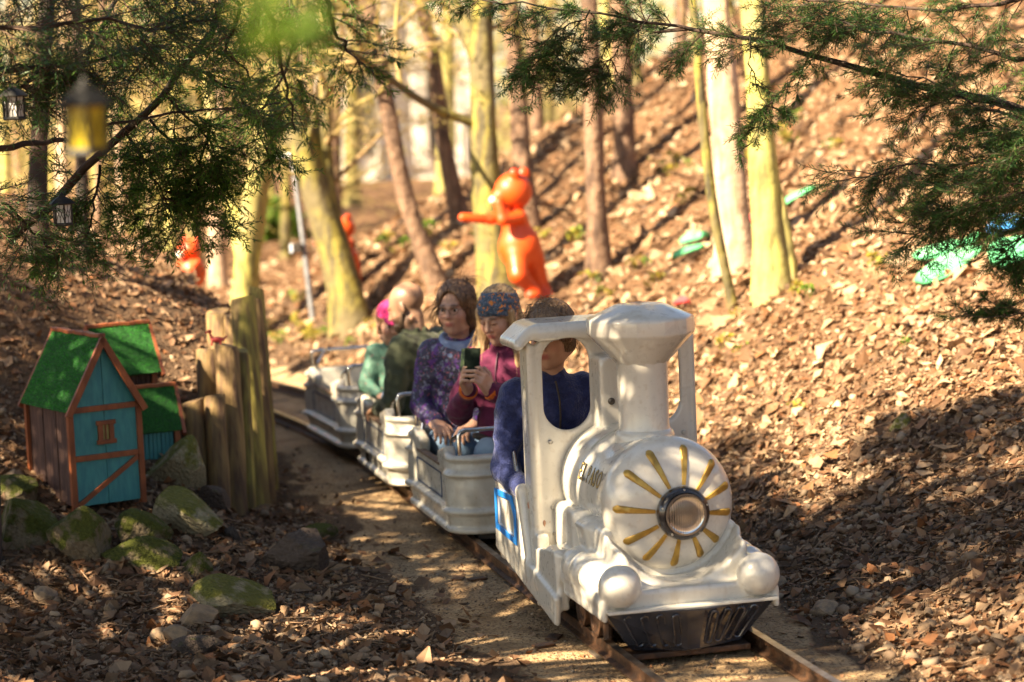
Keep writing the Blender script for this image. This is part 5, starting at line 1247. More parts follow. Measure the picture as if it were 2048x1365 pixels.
tree([(430, 380), (432, 480), (436, 560)], 21, 34, bark_pale, 'pale grey trunk right of the sitting bear', 24, 20, buds=800)
tree([(350, 200), (345, 380), (340, 520)], 24, 26, bark_yel, 'yellow green trunk left of the sitting bear', 25, 24, buds=1200)
rg = np.random.default_rng(77)
bgt = []
for i in range(54):
    dpt = rg.uniform(21, 44); px = rg.uniform(150, 1500) if i % 3 else rg.uniform(150, 800)
    if i >= 46: px = rg.uniform(-20, 200); dpt = rg.uniform(19, 34)
    if px > 1250: dpt = rg.uniform(19, 24)
    x_ = (px-1024)/FPX*dpt; y_ = dpt; top_ = (px+rg.uniform(-60, 30), -60)
    P_ = np.array([x_, y_, gz(x_, y_)]); q_ = CM.T @ (P_-np.array([0, 0, CAMZ])); py = 682.5-q_[1]/(-q_[2])*FPX
    if py < 60: continue
    if 680 < px < 950 and i % 4: continue
    bgt.append((px, py, -q_[2], top_, rg.uniform(14, 30), i))
bgt.sort(); seen = {}
zones = ((130, 'at the far left behind the bank'), (340, 'left of the sitting bear'), (480, 'behind the sitting bear'), (610, 'between the palisade and the lamp post'), (720, 'behind the forked mossy tree'), (860, 'in front of the stone building, left part'), (1000, 'just left of the mossy tree by the bear'), (1200, 'up the slope behind the standing bear'), (1600, 'high on the slope above the chimney'))
zones = tuple((a_, z_.replace('in front of the stone building, left part', 'before the stone building').replace('high on the slope above the chimney', 'high above the chimney').replace('just left of the mossy tree by the bear', 'left of the standing bear')) for a_, z_ in zones)
nth = ['leftmost', 'second from the left', 'third from the left', 'fourth from the left', 'fifth from the left', 'sixth from the left', 'seventh from the left']
for px, py, dd_, top_, wd_, i in bgt:
    bk = ('yellow green', 'reddish brown', 'pale tan', 'mossy')[i % 4]; zn = next(z for lim, z in zones if px < lim); c_ = seen.get((bk, zn), 0); seen[(bk, zn)] = c_+1
    tree([top_, ((px+top_[0])/2+rg.uniform(-8, 8), py*.5), (px, py)], dd_, wd_, [bark_yel, bark_brown, bark_pale, bark_moss][i % 4],
         f'thin {bk} blurred trunk {zn}, {nth[c_]}', 100+i, 26, group='background trees beyond the slope', up=5, twl=1.5, buds=300 if 640 < px < 960 else 1600, tw_lo=.12)
# the wood far behind, one pale mass of spring twigs and buds
rg = np.random.default_rng(15); n = 17000
fx, fy = rg.uniform(-26, 18, n), rg.uniform(52, 82, n); cl = .5+.5*wob(fx, fy, .9, 6); fz = rg.uniform(0, 1, n)**1.5*(2.2+5.5*cl)
farm = mat('far_spring_wood', None, .7, None, island=[(.42, .36, .14), (.30, .30, .08), (.50, .40, .22), (.22, .24, .06)], trans=.45)
V, F_ = leafquads(rg, np.stack([fx, fy, fz+.2], 1), .14, .6); tag(link('distant_wood', npmesh('distant_wood', V, F_), farm), kind='stuff')
# a low evergreen bush far left, and seedlings on the slope
greenm = mat('fresh_green_leaves', None, .6, None, island=[(.10, .20, .02), (.18, .30, .03), (.06, .13, .015)], trans=.4)
def bush(px, py, d, rpx, n, label, m_, s_=.03):
    rg = np.random.default_rng(int(px)); c = W(px, py, d); r = rpx*d/FPX; base = np.array([c[0], c[1], gz(c[0], c[1])])
    u = rg.normal(size=(n, 3)); u /= np.linalg.norm(u, axis=1)[:, None]; C_ = c+u*r*(rg.uniform(.3, 1, n)**.5)[:, None]*np.array([1, 1, .85])*(1+.3*np.sin(5*u[:, :1]+3*u[:, 2:]))
    rt_ = empty('bush', tuple(base), 0, label, 'bush'); V, F_ = leafquads(rg, C_-base, s_); tag(link('foliage', npmesh('foliage', V, F_), m_, rt_), kind='stuff')
    m_n = 14; D_ = rg.normal(size=(m_n, 3)); D_[:, 2] = np.abs(D_[:, 2])+.6; D_ /= np.linalg.norm(D_, axis=1)[:, None]
    P_ = grow(rg, np.zeros((m_n, 3)), D_, np.full(m_n, c[2]-base[2]+r*.6), 5, .12); V, F_ = tubes(P_, np.full((m_n, 5), .008), 4); link('stem', npmesh('stem', V, F_), bark_moss, rt_)
bush(570, 445, 27, 46, 5000, 'round bright green bush left of the street lamp in the far background', greenm, .05)
bush(505, 420, 32, 50, 3000, 'yellow green bush behind the forked trunk by the palisade', budm, .06)
bush(310, 470, 30, 60, 4000, 'bright green bush beyond the left bank', greenm, .06)
sp = [(1590, 600), (1620, 602), (1460, 690), (1475, 715), (1440, 700), (790, 510), (770, 500), (905, 510), (1365, 410), (1310, 575), (1470, 640), (1290, 540), (1180, 575), (560, 690), (600, 665), (625, 690), (660, 655), (540, 660), (590, 610), (640, 680), (745, 665), (1200, 600), (1560, 270), (1580, 290), (1505, 330), (1750, 540), (860, 470), (1345, 335), (1380, 340), (1090, 480), (1150, 490), (1810, 700), (1590, 830), (1660, 300)]
rg = np.random.default_rng(9); seed_meshes = []
for v in range(5):
    n = 16; C_ = rg.normal(0, 1, (n, 3))*np.array([.035, .035, .02])+np.array([0, 0, .075]); a = leafquads(rg, C_, .022, .7)
    st_ = tubes(np.stack([np.zeros((5, 3)), C_[:5]*.6, C_[:5]], 1), np.full((5, 3), .0015), 4); V, F_ = merge([a, st_]); me = npmesh('seedling', V, F_); me.materials.append(greenm if v % 2 else budm); seed_meshes.append(me)
marks = ((1548, 590, 'the double mossy trunk'), (1472, 535, 'the thick pale trunk'), (1200, 555, 'the lone brown trunk'), (1095, 590, 'the standing bear'), (888, 575, 'the slim leaning trunk'), (708, 650, 'the forked mossy tree'), (628, 640, 'the street lamp'), (1250, 350, 'the high dark trunk'), (1850, 560, 'the green leaf cutouts'), (1800, 850, 'the flat mossy stone'), (1380, 640, 'the chimney cap'), (1600, 250, 'the knotted trunk'))
seen = {}
for i, (px, py) in enumerate(sp):
    P_, d_ = RAY(px, py); 
    for j in range(2 if d_ > 13 else 1):
        o = bpy.data.objects.new('seedling', seed_meshes[(i+j) % 5]); COL.objects.link(o); xx, yy = P_[0]+(rng.normal(0, .08) if j else 0), P_[1]+(rng.normal(0, .12) if j else 0)
        o.location = (xx, yy, gz(xx, yy)); o.rotation_euler = (0, 0, rng.uniform(0, 6)); o.scale = (rng.uniform(.7, 1.3)*(.8 if d_ > 13 else .7),)*3
        
        mk = min(marks, key=lambda m_: (m_[0]-px)**2+(m_[1]-py)**2); dx_, dy_ = px-mk[0], py-mk[1]; rel = ('right of' if dx_ > 0 else 'left of') if abs(dx_) > abs(dy_) else ('below' if dy_ > 0 else 'above'); key = (mk[2], rel); c_ = seen.get(key, 0); seen[key] = c_+1
        tag(o, f'{"yellowish" if (i+j) % 5 % 2 == 0 else "fresh green"} seedling in the litter {rel} {mk[2]}, {nth[min(c_, 6)].replace("leftmost", "first").replace(" from the left", "")} there', 'seedling', 'spring seedlings sprouting in the leaf litter')
# ---------------------------------------------------------------- yew branches
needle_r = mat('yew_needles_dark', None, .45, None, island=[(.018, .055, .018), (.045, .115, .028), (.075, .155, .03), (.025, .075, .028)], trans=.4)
needle_l = mat('yew_needles_sun_toned', None, .5, None, island=[(.05, .15, .024), (.14, .28, .04), (.03, .085, .02), (.10, .20, .03)], trans=.5)  # same needles in brighter greens, sunlight put into the colour
yewtwig = mat('yew_twig', (.05, .03, .018), .8, (.09, .05, .03), 20)
def needles(rg, P, per, ln, wd, flat=.35):
    "needles along polylines P, in two ranks that arch forward"
    n, k, _ = P.shape; u = (np.arange(per)+.5)/per*(k-1.001); i = u.astype(int); f = (u-i)[None, :, None]
    A = P[:, i]; B_ = P[:, i+1]; C_ = A+(B_-A)*f; T = B_-A; T = T/(np.linalg.norm(T, axis=2)[..., None]+1e-9)
    up = np.array([0, 0, 1.])+rg.normal(0, flat, T.shape); S_ = np.cross(T, up); S_ /= np.linalg.norm(S_, axis=2)[..., None]+1e-9
    S_[:, ::2] *= -1; D_ = S_*.85+T*rg.uniform(.25, .75, T.shape[:2])[..., None]+rg.normal(0, .16, T.shape); D_ /= np.linalg.norm(D_, axis=2)[..., None]
    l_ = ln*rg.uniform(.7, 1.15, T.shape[:2])[..., None]; w_ = np.cross(D_, up); w_ /= np.linalg.norm(w_, axis=2)[..., None]+1e-9; w_ = w_*wd
    nn = np.cross(D_, w_)*.0
    mid = C_+D_*l_*.5+T*l_*.04; tip = C_+D_*l_+T*l_*.15
    V = np.stack([C_, mid-w_, tip, mid+w_], 2).reshape(-1, 3); return V, np.arange(len(V)).reshape(-1, 4)
def spray(rg, limbs_, n1, l1, n2, l2, per, nl, nw, droop=.06, out=None, side=1):
    "limbs (m,14,3) -> twig and needle geometry"
    S_, D_, u = children(rg, limbs_, n1, (35, 75), .05, 1.0); D_[:, 2] = D_[:, 2]*.55-.10; D_ /= np.linalg.norm(D_, axis=1)[:, None]
    L1 = l1*rg.uniform(.4, 1.25, len(S_))*(1.1-.5*u); P1 = grow(rg, S_, D_, L1, 6, .10, droop=droop)
    S2, D2, u2 = children(rg, P1, n2, (35, 60), .12, 1.0); D2[:, 2] *= .6; P2 = grow(rg, S2, D2, l2*rg.uniform(.4, 1.3, len(S2))*(1.15-.6*u2), 5, .10, droop=droop*.7)
    tw_ = [tubes(P1, np.full((len(P1), 6), .0028)*np.linspace(1, .4, 6), 3), tubes(P2, np.full((len(P2), 5), .0011), 3)]
    ne = [needles(rg, P2, per, nl, nw), needles(rg, P1[:, 2:], per, nl, nw)]
    return tw_, ne
def limb_curves(rg, defs, N=14):
    out = []
    for pts in defs:
        Q_ = np.array([W(*p) for p in pts]); sg = np.r_[0, np.cumsum(np.linalg.norm(np.diff(Q_, axis=0), axis=1))]; uu = np.linspace(0, 1, N)*sg[-1]
        Qi = np.stack([np.interp(uu, sg, Q_[:, i]) for i in range(3)], 1); Qi[1:-1] += rg.normal(0, .006, (N-2, 3)); out.append(Qi)
    return np.array(out)
def yew(root_loc, label, groups, trunk=None, seed=1):
    rg = np.random.default_rng(seed); base = np.array(root_loc); rt_ = empty('yew_tree', tuple(base), 0, label, 'tree')
    if trunk:
        V, F_ = tubes((np.array(trunk[0])-base)[None], np.array(trunk[1])[None], 14); link('trunk', npmesh('trunk', V, F_, None, True), bark_dark, rt_)
    tw_, ne = [], {}
    for defs, wid, n1, l1, n2, l2, per, nl, nw, m_ in groups:
        lc = limb_curves(rg, defs)
        for q, w_ in zip(lc, wid):
            V, F_ = tubes((q-base)[None], (np.linspace(w_[0], w_[1], 14))[None], 8); link('limb', npmesh('limb', V, F_, None, True), bark_dark, rt_)
        if n1:
            a, b = spray(rg, lc, n1, l1, n2, l2, per, nl, nw); tw_ += a; ne.setdefault(m_, []).extend(b)
    V, F_ = merge(tw_); tag(link('twigs', npmesh('twigs', V-base, F_), yewtwig, rt_), kind='stuff')
    for m_, b in ne.items():
        V, F_ = merge(b); tag(link('needles', npmesh('needles', V-base, F_), m_, rt_), kind='stuff')
    return rt_
D8 = 8.6
right = [
 ([[(2300, 300, 8.2), (2048, 218, 8.4), (1840, 172, 8.5), (1640, 118, 8.6), (1540, 82, 8.6), (1400, 62, 8.7), (1300, 66, 8.7)]], [(.020, .005)], 26, .30, 8, .12, 34, .027, .0016, needle_r),
 ([[(1400, 62, 8.7), (1280, 40, 8.7), (1150, 22, 8.8), (1050, 10, 8.8), (960, 0, 8.9), (900, -20, 8.9)], [(1300, 30, 8.7), (1240, 90, 8.7), (1200, 140, 8.7), (1140, 170, 8.8)], [(1180, 20, 8.7), (1120, 60, 8.7), (1080, 120, 8.8), (1060, 160, 8.8)]], [(.006, .002), (.003, .001), (.003, .001)], 26, .19, 9, .10, 30, .027, .0016, needle_r),
 ([[(1500, 75, 8.6), (1500, 130, 8.6), (1535, 220, 8.5), (1500, 290, 8.5)], [(1620, 112, 8.6), (1570, 170, 8.5), (1530, 230, 8.5), (1460, 275, 8.5)]], [(.003, .001)]*2, 14, .12, 6, .07, 26, .025, .0015, needle_r),
 ([[(2250, 60, 8.0), (2048, 120, 8.1), (1920, 90, 8.2), (1800, 70, 8.3), (1700, 50, 8.4), (1600, 40, 8.5)], [(2300, -60, 7.9), (2048, 0, 8.1), (1880, 20, 8.3), (1720, 10, 8.5), (1560, -10, 8.6)],
   [(2200, 220, 8.0), (2048, 240, 8.1), (1930, 200, 8.3), (1860, 160, 8.4), (1780, 140, 8.4)], [(2200, 160, 7.8), (2060, 300, 8.0), (1960, 330, 8.2), (1860, 330, 8.3), (1760, 345, 8.3), (1710, 370, 8.3)],
   [(2200, 300, 7.9), (2080, 380, 8.0), (1980, 400, 8.2), (1900, 440, 8.3), (1830, 470, 8.3)]], [(.010, .003), (.010, .003), (.008, .002), (.008, .002), (.008, .002)], 34, .32, 9, .13, 32, .028, .0017, needle_r),
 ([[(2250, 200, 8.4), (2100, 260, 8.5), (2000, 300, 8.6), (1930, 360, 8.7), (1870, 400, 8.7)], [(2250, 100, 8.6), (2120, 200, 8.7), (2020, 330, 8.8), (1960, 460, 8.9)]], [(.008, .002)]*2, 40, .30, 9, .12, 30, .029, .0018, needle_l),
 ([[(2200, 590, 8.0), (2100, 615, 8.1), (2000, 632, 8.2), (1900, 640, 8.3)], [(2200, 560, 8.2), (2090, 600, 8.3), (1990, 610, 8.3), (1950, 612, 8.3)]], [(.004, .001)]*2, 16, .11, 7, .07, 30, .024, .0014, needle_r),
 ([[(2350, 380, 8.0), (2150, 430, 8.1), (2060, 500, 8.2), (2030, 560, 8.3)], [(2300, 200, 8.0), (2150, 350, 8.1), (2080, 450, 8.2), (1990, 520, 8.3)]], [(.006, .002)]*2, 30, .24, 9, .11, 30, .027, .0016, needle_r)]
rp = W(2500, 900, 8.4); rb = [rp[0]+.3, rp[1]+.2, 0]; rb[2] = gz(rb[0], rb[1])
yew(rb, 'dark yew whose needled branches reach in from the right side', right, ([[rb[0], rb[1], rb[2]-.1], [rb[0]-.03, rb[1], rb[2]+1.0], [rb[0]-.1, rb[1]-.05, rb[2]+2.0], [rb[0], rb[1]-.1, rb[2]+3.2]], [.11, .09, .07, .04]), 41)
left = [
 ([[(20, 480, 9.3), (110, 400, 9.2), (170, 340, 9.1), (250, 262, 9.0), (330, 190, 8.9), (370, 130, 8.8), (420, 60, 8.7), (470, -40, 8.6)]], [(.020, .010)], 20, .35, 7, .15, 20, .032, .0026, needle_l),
 ([[(-200, 300, 8.0), (0, 298, 8.1), (80, 290, 8.2), (125, 280, 8.3)], [(200, 255, 8.4), (300, 235, 8.5), (400, 222, 8.6), (480, 215, 8.7), (560, 205, 8.8)]], [(.016, .008), (.006, .002)], 7, .16, 3, .08, 4, .02, .0012, needle_r),
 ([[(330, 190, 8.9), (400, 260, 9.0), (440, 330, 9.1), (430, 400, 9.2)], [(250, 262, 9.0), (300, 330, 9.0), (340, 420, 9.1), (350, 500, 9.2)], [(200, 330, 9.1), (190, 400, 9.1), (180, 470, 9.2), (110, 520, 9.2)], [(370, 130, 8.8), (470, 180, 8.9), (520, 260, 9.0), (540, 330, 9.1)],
   [(300, 240, 9.0), (360, 300, 9.1), (330, 380, 9.2), (300, 440, 9.2)], [(420, 240, 9.0), (400, 340, 9.1), (380, 420, 9.2), (440, 470, 9.3)]], [(.006, .002)]*6, 24, .25, 8, .13, 22, .032, .0027, needle_l),
 ([[(500, -60, 7.5), (540, 40, 7.6), (560, 120, 7.7), (580, 200, 7.8), (590, 260, 7.9)], [(640, -60, 7.4), (660, 30, 7.5), (690, 90, 7.6), (720, 130, 7.7)], [(420, -60, 8), (480, 20, 8.1), (450, 100, 8.2), (500, 160, 8.3)]], [(.010, .003)]*3, 12, .24, 6, .12, 18, .032, .0024, needle_l),
 ([[(-150, 40, 7.6), (60, 60, 7.7), (200, 40, 7.8), (330, 60, 7.9), (420, 40, 8)], [(-150, 120, 8.2), (60, 140, 8.3), (160, 130, 8.4), (260, 100, 8.5), (340, 90, 8.6)], [(-150, -60, 8.2), (60, -10, 8.3), (180, 0, 8.4), (300, -10, 8.5), (420, -30, 8.6)],
   [(-150, 200, 8.2), (0, 190, 8.3), (60, 160, 8.4), (130, 120, 8.5)], [(-150, 420, 8.6), (0, 400, 8.7), (60, 460, 8.8), (110, 500, 8.9)]], [(.010, .003)]*5, 34, .38, 7, .15, 16, .030, .0024, needle_r),
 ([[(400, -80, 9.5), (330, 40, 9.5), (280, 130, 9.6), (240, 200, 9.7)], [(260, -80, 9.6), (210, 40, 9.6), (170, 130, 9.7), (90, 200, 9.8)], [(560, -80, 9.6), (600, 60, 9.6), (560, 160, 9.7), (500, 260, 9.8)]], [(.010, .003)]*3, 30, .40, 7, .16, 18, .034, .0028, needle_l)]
lb_ = W(20, 480, 9.3); lbase = [lb_[0]-.25, lb_[1]+.1, gz(lb_[0]-.25, lb_[1]+.1)]
yew(lbase, 'spreading dark yew over the left bank with lanterns hanging in it', left, ([[lbase[0]-.05, lbase[1], lbase[2]-.1], [lbase[0], lbase[1], lbase[2]+.4], [lbase[0]+.02, lbase[1], lbase[2]+1.0], [lbase[0]-.05, lbase[1], lbase[2]+1.8], [lbase[0], lbase[1], lbase[2]+3.4]], [.16, .13, .12, .10, .05]), 42)
tree([(95, -20), (82, 200), (72, 440)], 12.0, 36, bark_dark, 'dark narrow trunk in the shade at the far left', 43, 20, mat2=yewtwig)
tree([(150, -20), (160, 200), (165, 460)], 12.5, 20, bark_dark, 'thin dark trunk behind the yellow lantern', 44, 20, mat2=yewtwig)
# a near sprig of fresh leaves, far out of focus
def sprig(cx, cy, d, rpx, n, label):
    rg = np.random.default_rng(int(cx)); st_ = W(cx-60, -120, d); e_ = W(cx, cy, d)
    P_ = np.stack([st_+(e_-st_)*u for u in np.linspace(0, 1, 8)])[None]
    S_, D_, _ = children(rg, P_, 12, (30, 70), .5, 1.0); P1 = grow(rg, S_, D_, np.full(12, rpx*d/FPX*.8), 4, .1)
    C_ = P1[rg.integers(0, 12, n), rg.integers(1, 4, n)]+rg.normal(0, .004, (n, 3)); rt_ = empty('leafy_twig', tuple(st_), 0, label, 'twig')
    V, F_ = leafquads(rg, C_-st_, .008, .6); link('leaves', npmesh('leaves', V, F_), greenm, rt_)['kind'] = 'stuff'
    V, F_ = merge([tubes(P_-st_, np.full((1, 8), .002), 5), tubes(P1-st_, np.full((12, 4), .0008), 4)]); link('stem', npmesh('stem', V, F_), yewtwig, rt_)
sprig(545, 72, 2.3, 75, 150, 'leafy twig very near the camera, a soft green blur')
sprig(630, 80, 2.4, 60, 110, 'second green blurred twig very near the camera, right of the first')
# ---------------------------------------------------------------- unseen yew crowns added overhead, leaf clumps placed where dappled shade should fall
canm = mat('shade_canopy_leaves', None, .6, None, island=[(.02, .05, .012), (.04, .08, .018), (.03, .06, .015)], trans=.25)
rg = np.random.default_rng(21)
sx, sy = SUND.x/SUND.z, SUND.y/SUND.z
def shade_wish(x, y):
    L, t = lat(x, y)
    for cx_, cy_, sx_, sy_, am in ((-.45, 7.75, .5, .3, .75), (.0, 8.4, .3, .45, .6), (-.75, 9.6, .22, .3, .8), (-1.95, 10.2, .35, .2, .5), (-.15, 10.6, .4, .3, .6), (1.5, 7.7, .6, .25, .7), (-1.35, 8.5, .25, .2, .6), (-2.0, 9.1, .3, .2, .6), (.3, 8.9, .3, .25, .4)):
        lit_ = locals().get('lit_', 1)*(1-am*np.exp(-((x-cx_)/sx_)**2-((y-cy_)/sy_)**2))
    n = wob(x, y, 2.4, 9)*.30+wob(x, y, 6.5, 10)*.42+wob(x, y, 12, 11)*.22
    s_ = np.zeros_like(x)
    left_ = sst(-.75, -1.2, L)*(1-sst(12.2, 13.2, y))*(.44+.40*sst(10.7, 11.6, y))
    path = sst(-.2, -.35, L)*(1-sst(-.75, -1.2, L))*sst(11.5, 10.5, y)*.42
    train = sst(-.5, -.35, L)*sst(.55, .4, L)*sst(7.5, 5.5, t)*.50
    right_ = sst(.45, .65, L)*np.clip(sst(4.4, 2.4, t+.75*(L-.5)), 0, 1)*.60
    s_ = np.maximum.reduce([left_, path, train, right_])
    return sst(.40, .60, s_*lit_+n*.55)*(s_ > .02)
N = 4200
gx_ = rg.uniform(-5, 5, N*3); gy_ = rg.uniform(4.5, 14.5, N*3); k = rg.uniform(0, 1, N*3) < shade_wish(gx_, gy_); gx_, gy_ = gx_[k], gy_[k]
hz = rg.uniform(3.2, 4.6, len(gx_)); gh = .25
CC = np.stack([gx_+sx*(hz-gh), gy_+sy*(hz-gh), hz], 1)
def in_view(P, mg=1.06):
    q = (P-np.array([0, 0, CAMZ])) @ CM; d = -q[:, 2]; return (d > 0) & (np.abs(q[:, 0]/np.maximum(d, .01)) < .2118*mg) & (np.abs(q[:, 1]/np.maximum(d, .01)) < .1412*mg)
CC = CC[~in_view(CC, 1.15)]
per = 28
LC = np.repeat(CC, per, axis=0)+rg.normal(0, 1, (len(CC)*per, 3))*np.array([.060, .060, .05])
LC = LC[~in_view(LC)]
# added trunks and limbs that carry the shade clumps
roots = np.array([[-3.1, 6.2, 0], [-4.6, 3.4, 0], [-1.8, 2.2, 0], [1.6, 2.5, 0]], float)
cr = []
for i, r_ in enumerate(roots):
    base = r_.copy(); base[2] = gz(r_[0], r_[1]); rt_ = empty('yew_tree', tuple(base), 0, ['unseen yew to the left, its crown shaped to shade the bank', 'unseen yew behind the left side of the camera, added for dappled shade', 'unseen yew beside the camera on the left, added for dappled shade', 'unseen yew beside the camera on the right, added for dappled shade'][i], 'tree')
    P_ = np.array([[0, 0, -.2], [.03, 0, .8], [-.05, .04, 1.9], [0, .02, 3.0], [.05, 0, 4.3]]); V0, F0 = tubes(P_[None], np.array([[.17, .13, .11, .09, .04]]), 12); link('trunk', npmesh('trunk', V0, F0, None, True), bark_dark, rt_)
    near = np.argmin(np.linalg.norm(CC[:, None, :2]-roots[None, :, :2], axis=2), axis=1) == i
    Cn = CC[near]; 
    if len(Cn):
        st_ = base+P_[rg.integers(2, 5, len(Cn))]; mid = (st_+Cn)/2+rg.normal(0, .12, st_.shape)+np.array([0, 0, .2])
        sel = rg.uniform(0, 1, len(Cn)) < .18; PP = np.stack([st_, (st_+mid)/2+[0, 0, .08], mid, (mid+Cn)/2, Cn], 1)[sel]
        PP = PP[~in_view(PP.reshape(-1, 3), 1.15).reshape(-1, 5).any(1)]
        V1, F1 = tubes(PP-base, np.full((len(PP), 5), .012)*np.linspace(1.6, .4, 5), 5); tag(link('limbs', npmesh('limbs', V1, F1), bark_dark, rt_), kind='stuff')
        nl = np.argmin(np.linalg.norm(LC[:, None, :2]-roots[None, :, :2], axis=2), axis=1) == i
        V2, F2 = leafquads(rg, LC[nl]-base, .036, .30); tag(link('crown', npmesh('crown', V2, F2), canm, rt_), kind='stuff')
# ---------------------------------------------------------------- leaf litter, gravel and sticks
def normals(x, y, e=.02):
    gx1 = (ground(x+e, y)-ground(x-e, y))/(2*e); gy1 = (ground(x, y+e)-ground(x, y-e))/(2*e); n = np.stack([-gx1, -gy1, np.ones_like(x)], 1); return n/np.linalg.norm(n, axis=1)[:, None]
def frames(rg, n, tilt):
    N_ = n+rg.normal(0, 1, n.shape)*tilt[:, None]; N_ /= np.linalg.norm(N_, axis=1)[:, None]
    r = rg.normal(size=n.shape); A = np.cross(N_, r); A /= np.linalg.norm(A, axis=1)[:, None]; return A, np.cross(N_, A), N_
def scatter(rg, n, y0, y1, pw=1.7, half=.262):
    a = rg.uniform(0, 1, n); y = (y0**(1-pw)+(y1**(1-pw)-y0**(1-pw))*a)**(1/(1-pw)); return rg.uniform(-1, 1, n)*half*y, y
def leafmesh(name, rg, x, y, size, tilt, m, lift=.4, long=(.45, .75)):
    n = len(x); z = ground(x, y); N_ = normals(x, y); A, B_, C_ = frames(rg, N_, tilt)
    u = np.array([-1, -.05, 1.0]); prof_ = np.array([.22, .95, .12]); asp = rg.uniform(*long, n); cu = rg.normal(0, .5, n); fo = rg.uniform(.0, .9, n); s_ = size
    V = []
    for ui, wi in zip(u, prof_):
        for v in (-1, 0, 1):
            h_ = cu*(ui*ui-.4)*.6+fo*abs(v)*wi*.5*asp; jw = 1+rg.normal(0, .14, n)
            V.append(A*(ui*s_)[:, None]+B_*(v*wi*asp*s_*jw)[:, None]+C_*(h_*s_)[:, None])
    V = np.stack(V, 1)+np.stack([x, y, z+size*lift*rg.uniform(.1, 1, n)+.002], 1)[:, None]
    b = np.array([[i*3+j, i*3+j+1, i*3+j+4, i*3+j+3] for i in range(2) for j in range(2)]); F_ = (np.arange(n)*9)[:, None, None]+b[None]
    return tag(link(name, npmesh(name, V.reshape(-1, 3), F_.reshape(-1, 4), None, False), m), kind='stuff')
def spotx(x, col):
    n, l = x['n'], x['l']; a = n.new('ShaderNodeTexNoise'); a.inputs['Scale'].default_value = 90; a.inputs['Detail'].default_value = 5; l.new(x['src'], a.inputs['Vector'])
    return x['mixc'](a.outputs[0], x['mixc'](.5, col, x['rgb']((.45, .35, .3)), 'MULTIPLY'), col)
lit_dark = mat('shade_toned_dead_leaves', None, .7, None, island=[(.085, .042, .022), (.20, .11, .06), (.12, .06, .03), (.30, .19, .11), (.06, .035, .02), (.26, .11, .045), (.36, .25, .16), (.10, .06, .035)], trans=.12, extra=spotx, spec=.3)  # darker leaf tones, the shade of the near banks put into the colour
lit_sun = mat('sun_toned_dead_leaves', None, .65, None, island=[(.42, .27, .15), (.19, .105, .055), (.54, .39, .24), (.26, .145, .075), (.10, .058, .034), (.38, .24, .13), (.58, .44, .29), (.28, .13, .055), (.15, .085, .048)], trans=.18, extra=spotx, spec=.3)  # paler leaf tones, sunlight on the open slope put into the colour
pebm = mat('gravel_stones', None, .75, None, island=[(.10, .068, .045), (.30, .20, .12), (.17, .115, .075), (.42, .31, .20), (.07, .05, .036), (.24, .15, .085), (.34, .26, .18), (.14, .085, .05)], extra=spotx, spec=.35)
rg = np.random.default_rng(31)
def keep(x, y, f): 
    L, t = lat(x, y); return rg.uniform(0, 1, len(x)) < f(L, t, y)
# far and middle slope, leaves in the paler tone that stands for sunlight
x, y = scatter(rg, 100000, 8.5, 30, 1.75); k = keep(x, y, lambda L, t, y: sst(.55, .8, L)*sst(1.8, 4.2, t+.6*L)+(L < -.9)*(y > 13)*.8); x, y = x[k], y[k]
leafmesh('sun_toned_leaf_litter', rg, x, y, np.clip(rg.lognormal(-4.2, .5, len(x))*(1+.5*sst(10, 17, y)), .006, .07), np.full(len(x), .40), lit_sun, .6)
# banks near the camera, leaves in the darker tone that stands for shade
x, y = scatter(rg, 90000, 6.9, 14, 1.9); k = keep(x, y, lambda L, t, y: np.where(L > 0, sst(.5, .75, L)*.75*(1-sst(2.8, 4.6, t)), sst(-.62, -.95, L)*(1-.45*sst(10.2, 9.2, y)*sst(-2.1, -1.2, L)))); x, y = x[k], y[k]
leafmesh('shade_toned_leaf_litter', rg, x, y, np.clip(rg.lognormal(-4.32, .46, len(x)), .005, .045), np.full(len(x), .42), lit_dark, .5)
x, y = scatter(rg, 2600, 6.9, 13, 1.8); k = keep(x, y, lambda L, t, y: (np.abs(L) > .5)*.9); x, y = x[k], y[k]
leafmesh('large_fallen_leaves', rg, x, y, rg.uniform(.020, .040, len(x)), np.full(len(x), .35), lit_dark, .6, (.5, .9))
# a few leaves blown on the track bed
x, y = scatter(rg, 3600, 6.9, 14, 1.4); k = keep(x, y, lambda L, t, y: (np.abs(L) < .8)*.8); x, y = x[k], y[k]
leafmesh('leaves_on_track_bed', rg, x, y, np.clip(rg.lognormal(-4.6, .5, len(x)), .004, .024), np.full(len(x), .3), lit_dark, .3)
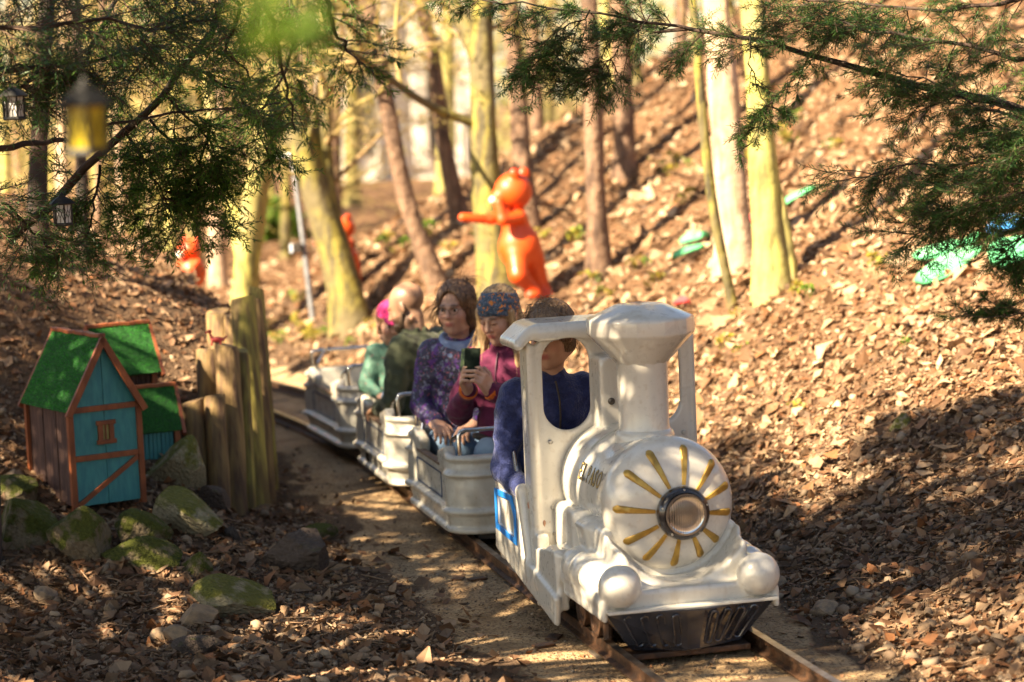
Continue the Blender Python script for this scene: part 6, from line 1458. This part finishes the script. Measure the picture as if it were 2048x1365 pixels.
# pebbles
import bmesh
bm_ = bmesh.new(); bmesh.ops.create_icosphere(bm_, subdivisions=1, radius=1); IV0 = np.array([v.co for v in bm_.verts]); IF0 = np.array([[v.index for v in f.verts] for f in bm_.faces]); bm_.free()
CV = np.array([(a, b, c) for c in (-1, 1) for b in (-1, 1) for a in (-1, 1)])*.62; CF = np.array([[0, 2, 3, 1], [4, 5, 7, 6], [0, 1, 5, 4], [2, 6, 7, 3], [0, 4, 6, 2], [1, 3, 7, 5]])
def pebbles(name, x, y, size, m, sink=.25, fl=(.45, .8), cheap=True):
    IV, IF = (CV, CF) if cheap else (IV0, IF0)
    n = len(x); z = ground(x, y); A, B_, C_ = frames(rg, normals(x, y), np.full(n, .3)); sc3 = np.stack([rg.uniform(.8, 1.35, n), rg.uniform(.65, 1, n), rg.uniform(*fl, n)], 1)*size[:, None]
    P_ = IV[None]*(1+rg.normal(0, .15, (n, len(IV), 1))); P_ = P_*sc3[:, None]
    V = P_[..., :1]*A[:, None]+P_[..., 1:2]*B_[:, None]+P_[..., 2:]*C_[:, None]+np.stack([x, y, z+size*sink], 1)[:, None]
    F_ = (np.arange(n)*len(IV))[:, None, None]+IF[None]; return tag(link(name, npmesh(name, V.reshape(-1, 3), F_.reshape(-1, IF.shape[1]), None, True), m), kind='stuff')
x, y = scatter(rg, 50000, 6.9, 12.5, 2.2); k = keep(x, y, lambda L, t, y: np.where(L > 0, sst(.48, .72, L)*(1-sst(2.4, 4.4, t+.3*L))*.95, sst(-.58, -.9, L)*sst(-2.9, -1.7, L)*sst(11.5, 10, y))); x, y = x[k], y[k]
pebbles('gravel', x, y, np.clip(rg.lognormal(-4.85, .38, len(x)), .003, .022), pebm)
x, y = scatter(rg, 1500, 6.9, 11.5, 1.8); k = keep(x, y, lambda L, t, y: (L > .55)*.8*(t < 2)+(L < -.8)*.5); x, y = x[k], y[k]
pebbles('larger_gravel', x, y, rg.uniform(.013, .030, len(x)), pebm, .35, (.5, .9), False)
x, y = scatter(rg, 50000, 6.9, 13, 1.8); k = keep(x, y, lambda L, t, y: (np.abs(L) < .75)*np.where(np.abs(np.abs(L)-.245) < .03, 0, np.clip(.45+.5*wob(x, y, 4, 8), .05, 1))); x, y = x[k], y[k]
pebbles('grit_on_track_bed', x, y, np.clip(rg.lognormal(-5.7, .45, len(x)), .0016, .009), pebm, .2)
# sticks and fine twigs
stk_m = mat('dry_stick', (.30, .19, .11), .85, (.16, .09, .05), 12, bump=.5, bscale=40)
x, y = scatter(rg, 2600, 6.9, 20, 1.7); k = keep(x, y, lambda L, t, y: np.where(np.abs(L) > .7, .8, .03)); x, y = x[k], y[k]; n = len(x)
A, B_, C_ = frames(rg, normals(x, y), np.full(n, .12)); L_ = rg.uniform(.03, .16, n); c0 = np.stack([x, y, ground(x, y)+.012], 1); bend = rg.normal(0, .12, n)
P_ = np.stack([c0+A*(L_*(u-.5))[:, None]+B_*(L_*bend*(1-(2*u-1)**2))[:, None]+C_*.004 for u in np.linspace(0, 1, 4)], 1)
V, F_ = tubes(P_, np.repeat(rg.uniform(.0012, .0032, n)[:, None], 4, 1), 4); tag(link('fallen_twigs', npmesh('fallen_twigs', V, F_), stk_m), kind='stuff')
def stick(pts, r, label, m=None):
    P_ = [RAY(*p_)[0] for p_ in pts]; P_ = [np.array([q[0], q[1], q[2]+r*1.2]) for q in P_]; b = P_[0]
    o = MB().tube([Vector(q-b) for q in P_], [r*(1-.5*i/(len(P_)-1)) for i in range(len(P_))], 8).build('stick', m or stk_m, None, smooth=True, loc=tuple(b)); tag(o, label, 'stick')
stick([(1700, 702), (1760, 672), (1820, 650), (1872, 627)], .010, 'long pale stick lying across the right slope under the yew spray')
stick([(1515, 745), (1560, 722), (1600, 700)], .007, 'short dark stick left of the long pale one')
stick([(390, 1320), (480, 1316), (560, 1308), (695, 1306)], .007, 'long thin pale stick near the bottom edge of the gravel')
stick([(560, 1183), (640, 1175), (720, 1168)], .004, 'thin straight twig beside the dark angular rock')
stick([(1640, 862), (1700, 830), (1790, 790), (1880, 770)], .005, 'thin twig running up the slope from the flat mossy stone')
stick([(1990, 1090), (2048, 1092), (2080, 1096)], .004, 'yellow green stem at the lower right edge', greenm)
